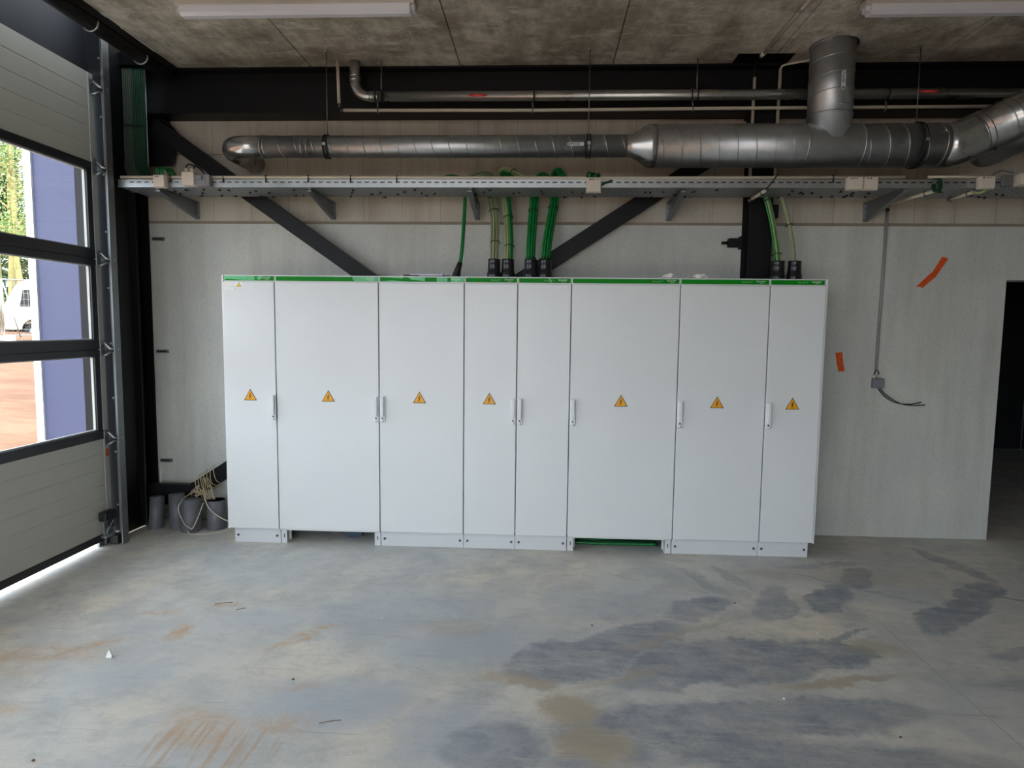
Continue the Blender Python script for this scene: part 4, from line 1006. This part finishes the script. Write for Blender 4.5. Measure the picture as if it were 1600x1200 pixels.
# conduits by the right column
for x, z1, lab in ((4.025, 3.66, 'left'), (4.215, 3.72, 'right')):
    MB().sweep([(x, .32, 2.752), (x, .345, 3.1), (x+(.004), .335, z1-.02)], .0125, 12).build('riser_conduit', M_['pvc_cream'], label='cream vertical conduit in front of the right column, %s one of the pair' % lab, category='conduit')
cr = thing('ceiling_conduit', 'cream conduit fixed along the ceiling towards the right column', 'conduit', (4.04, -2, ZC-.03))
MB().sweep([(4.03, .16, ZC-.014), (4.05, -.6, ZC-.014), (4.08, -6, ZC-.014)], .0125, 12).build('conduit_pipe', M_['pvc_cream'], cr)
MB().sweep([(4.028, .20, ZC-.014), (4.03, .14, ZC-.014)], .017, 12).build('coupling', M_['pvc_cream'], cr)
for y in (.05, -.5, -1.1): MB().box(4.025, y-.01, ZC-.03, 4.06, y+.01, ZC-.001, .003).build('saddle', M_['galv'], cr)
MB().sweep(smooth([(4.030, .20, ZC-.016), (4.02, .29, ZC-.03), (4.025, .335, ZC-.08), (4.028, .335, 3.64)]), .004, 6).build('black_wire', M_['rubber'], label='black wire linking ceiling conduit and the left riser conduit', category='cable')
MB().sweep(smooth([(4.218, .335, 3.70), (4.24, .325, 3.74-.015), (4.33, .30, 3.745-.01), (4.40, .28, 3.742), (4.41, .27, ZC)]), .008, 8).build('bent_conduit', M_['pvc_cream'], label='thin cream conduit bend from the right riser into the ceiling', category='conduit')

# vertical cable riser in the left corner
cr = thing('cable_riser', 'vertical run of dark green and grey cables in front of the left column', 'cable bundle', (-.85, .32, 2.82))
for k in range(13):
    x = -.965+.0155*k; m = MB()
    m.sweep(smooth([(x+.11, .24, 2.755), (x+.05, .30, 2.90), (x, .33, 3.05), (x, .335, 3.4), (x, .335, 3.745)]), .0072, 7)
    m.build('cable', M_['cable_riser_grey'] if k < 6 else M_['cable_dark'], cr)
for z in (3.3, 2.98):
    m = MB(); m.box(-.98, .322, z-.003, -.77, .327, z+.003, rot=Matrix.Rotation(.12, 3, 'Y')); m.build('cable_tie', M_['rubber'], cr)
MB().sweep([(-.985, .32, 2.755), (-.985, .33, 3.62)], .009, 10).build('corner_conduit', M_['pvc_grey'], label='grey conduit on the left side of the vertical cable riser', category='conduit')
MB().sweep([(-.765, .335, 2.78), (-.765, .335, 3.745)], .004, 8).build('edge_wire', M_['galv'], label='thin bright wire on the right side of the vertical cable riser', category='cable')
MB().box(-1.02, .30, 3.62, -.965, .36, 3.68, .004).build('conduit_clip', M_['galv'], label='small metal clip at the top of the corner conduit', category='clip')

# ------------------------------------------------------------------ lamps (switched off)
def lamp(x0, x1, y0, label):
    t = thing('ceiling_lamp', label, 'lamp', ((x0+x1)/2, y0+.05, 3.645), 'strip lamps on the ceiling')
    MB().box(x0, y0, 3.70, x1, y0+.11, 3.738, .006).build('housing', M_['lamp'], t)
    m = MB(); sec = [(y0+.004, 3.70), (y0+.012, 3.665), (y0+.035, 3.650), (y0+.075, 3.650), (y0+.098, 3.665), (y0+.106, 3.70)]
    m.prism(sec, 'x', x0+.03, x1-.03); m.prism([(y0+.03+.0, 3.70), (y0+.03, 3.668), (y0+.08, 3.668), (y0+.08, 3.70)], 'x', x0+.004, x1-.004); m.build('diffuser', M_['diffuser'], t)
    m = MB()
    for x in (x0+.25, x1-.25): m.box(x-.02, y0+.02, 3.738, x+.02, y0+.09, ZC-.001)
    m.build('ceiling_clip', M_['galv'], t)
lamp(.10, 1.62, -.735, 'switched-off strip lamp on the ceiling at the upper left')
lamp(4.38, 5.9, -.655, 'switched-off strip lamp on the ceiling at the upper right corner')

# ------------------------------------------------------------------ left corner clutter
for (x, y, r, h, lean, lab) in ((-.775, .30, .056, .265, .02, 'leftmost grey pipe stub against the foot of the left column'), (-.625, .33, .062, .285, -.01, 'second grey pipe stub from left, slightly taller'),
                               (-.455, .26, .078, .262, .01, 'widest grey pipe stub with twine hanging over it'), (-.285, .33, .072, .245, .0, 'rightmost grey pipe stub beside the cabinet row')):
    t = thing('pipe_stub', lab, 'pipe', (x, y, 0), 'grey pipe stubs standing in the left corner')
    m = MB(); r0 = r*1.08
    m.sweep([(x-lean, y, 0), (x-lean*.6, y, h*.3), (x, y, h), (x, y, h), (x, y, h-.004), (x-lean*.5, y, .05)], [r0, r*1.02, r, r-.006, r-.006, r-.006], 26, caps=False)
    m.build('stub_wall', M_['pvc_dark'], t)
rr = random.Random(11); m = MB()
for k in range(7):      # wraps round the brace
    x = -.49+.026*k+rr.uniform(-.01, .01); z = .330+.65*(x+.50)
    m.sweep(smooth([(x-.03, .47, z+.075), (x+rr.uniform(-.01, .01), .385, z+.04), (x+.03, .378, z-.045), (x+.05+rr.uniform(-.01, .02), .46, z-.09)], 5), .0032, 5)
for k in range(9):
    a = [Vector((-.44+rr.gauss(0, .045), .33+rr.gauss(0, .02), .30+rr.gauss(0, .03))) for _ in range(4)]
    m.sweep(smooth(a, 6), .0032, 5)
for k in range(6):
    m.sweep(smooth([(-.44+.014*k, .37, .42), (-.41+.016*k, .34, .36), (-.37+.014*k+rr.uniform(-.01, .01), .30, .31), (-.34+.016*k, .27, .262)], 5), .003, 5)
m.sweep(smooth([(-.44, .36, .33), (-.50, .30, .29), (-.53, .25, .268)], 5), .004, 5)
m.build('twine_tangle', M_['twine'], label='tangle of beige twine tied round the brace foot above the pipe stubs', category='twine')
m = MB(); m.sweep(smooth([(-.51, .22, .27), (-.52, .17, .2), (-.47, .17, .08), (-.44, .18, .05), (-.40, .17, .05), (-.36, .20, .16), (-.35, .25, .24)]), .004, 6)
m.sweep(smooth([(-.44, .16, .02), (-.40, .14, .006), (-.3, .15, .006), (-.2, .2, .006), (-.12, .26, .01)]), .004, 6)
m.sweep(smooth([(-.36, .27, .30), (-.30, .24, .2), (-.2, .22, .13), (-.1, .22, .09), (-.03, .24, .08)]), .004, 6)
m.build('cord', M_['white_cord'], label='pale cord looping down over the pipe stubs to the cabinet side', category='cord')
MB().box(-.045, .24, .0, -.02, .3, .12, .01).build('blue_tag', M_['blue_plastic'], label='small blue plastic piece at the left side of the first cabinet', category='plastic piece')

# ------------------------------------------------------------------ small litter on the floor
a = Vector((0.239, -1.77, 0)); m = MB(); m.prism([(a.x-.018, .0), (a.x+.012, 0), (a.x+.016, .012), (a.x+.004, .045), (a.x-.006, .03)], 'y', a.y, a.y+.012); m.build('paper_scrap', M_['paper'], label='small white scrap standing on the floor at lower left', category='litter')
for ax, ay, L, lab in ((0.504, -1.108, .10, 'thin twig lying in a rusty patch on the left floor'), (0.646, -1.178, .04, 'short dark splinter right of the rusty patch'), (1.546, -2.229, .09, 'dark hair-thin twig on the floor at lower centre left')):
    a = Vector((ax, ay, 0)); MB().sweep(smooth([(a.x-L/2, a.y-.01, .004), (a.x, a.y+.006, .006), (a.x+L/2, a.y+.02, .004)]), .0017, 5).build('twig', M_['clay'], label=lab, category='litter')
for ax, ay, mm, lab in ((1.523, -1.234, 'paper', 'tiny white pebble on the floor in front of the second cabinet'), (0.471, -2.54, 'clay', 'small dark stone at the lower left picture corner'), (3.592, -1.915, 'paper', 'tiny white crumb on the dark burnished floor patch'),
                        (3.983, -2.17, 'clay', 'small brown stone on the floor at lower right'), (1.256, -1.905, 'clay', 'small dark crumb near the lower left floor streaks'), (3.675, -0.865, 'clay', 'small brown stone on the floor in front of the cabinets at right'), (4.024, -1.246, 'paper', 'tiny white chip near the dark tyre marks'),
                        (4.951, 0.414, 'paper', 'tiny white crumb by the foot of the right wall'), (2.752, -1.235, 'clay', 'dark crumb on the floor in front of the middle cabinets')):
    a = Vector((ax, ay, 0)); MB().sphere((a.x, a.y, .0035), .0055, 8, 6, (1.2, 1, .7)).build('pebble', M_[mm], label=lab, category='litter')
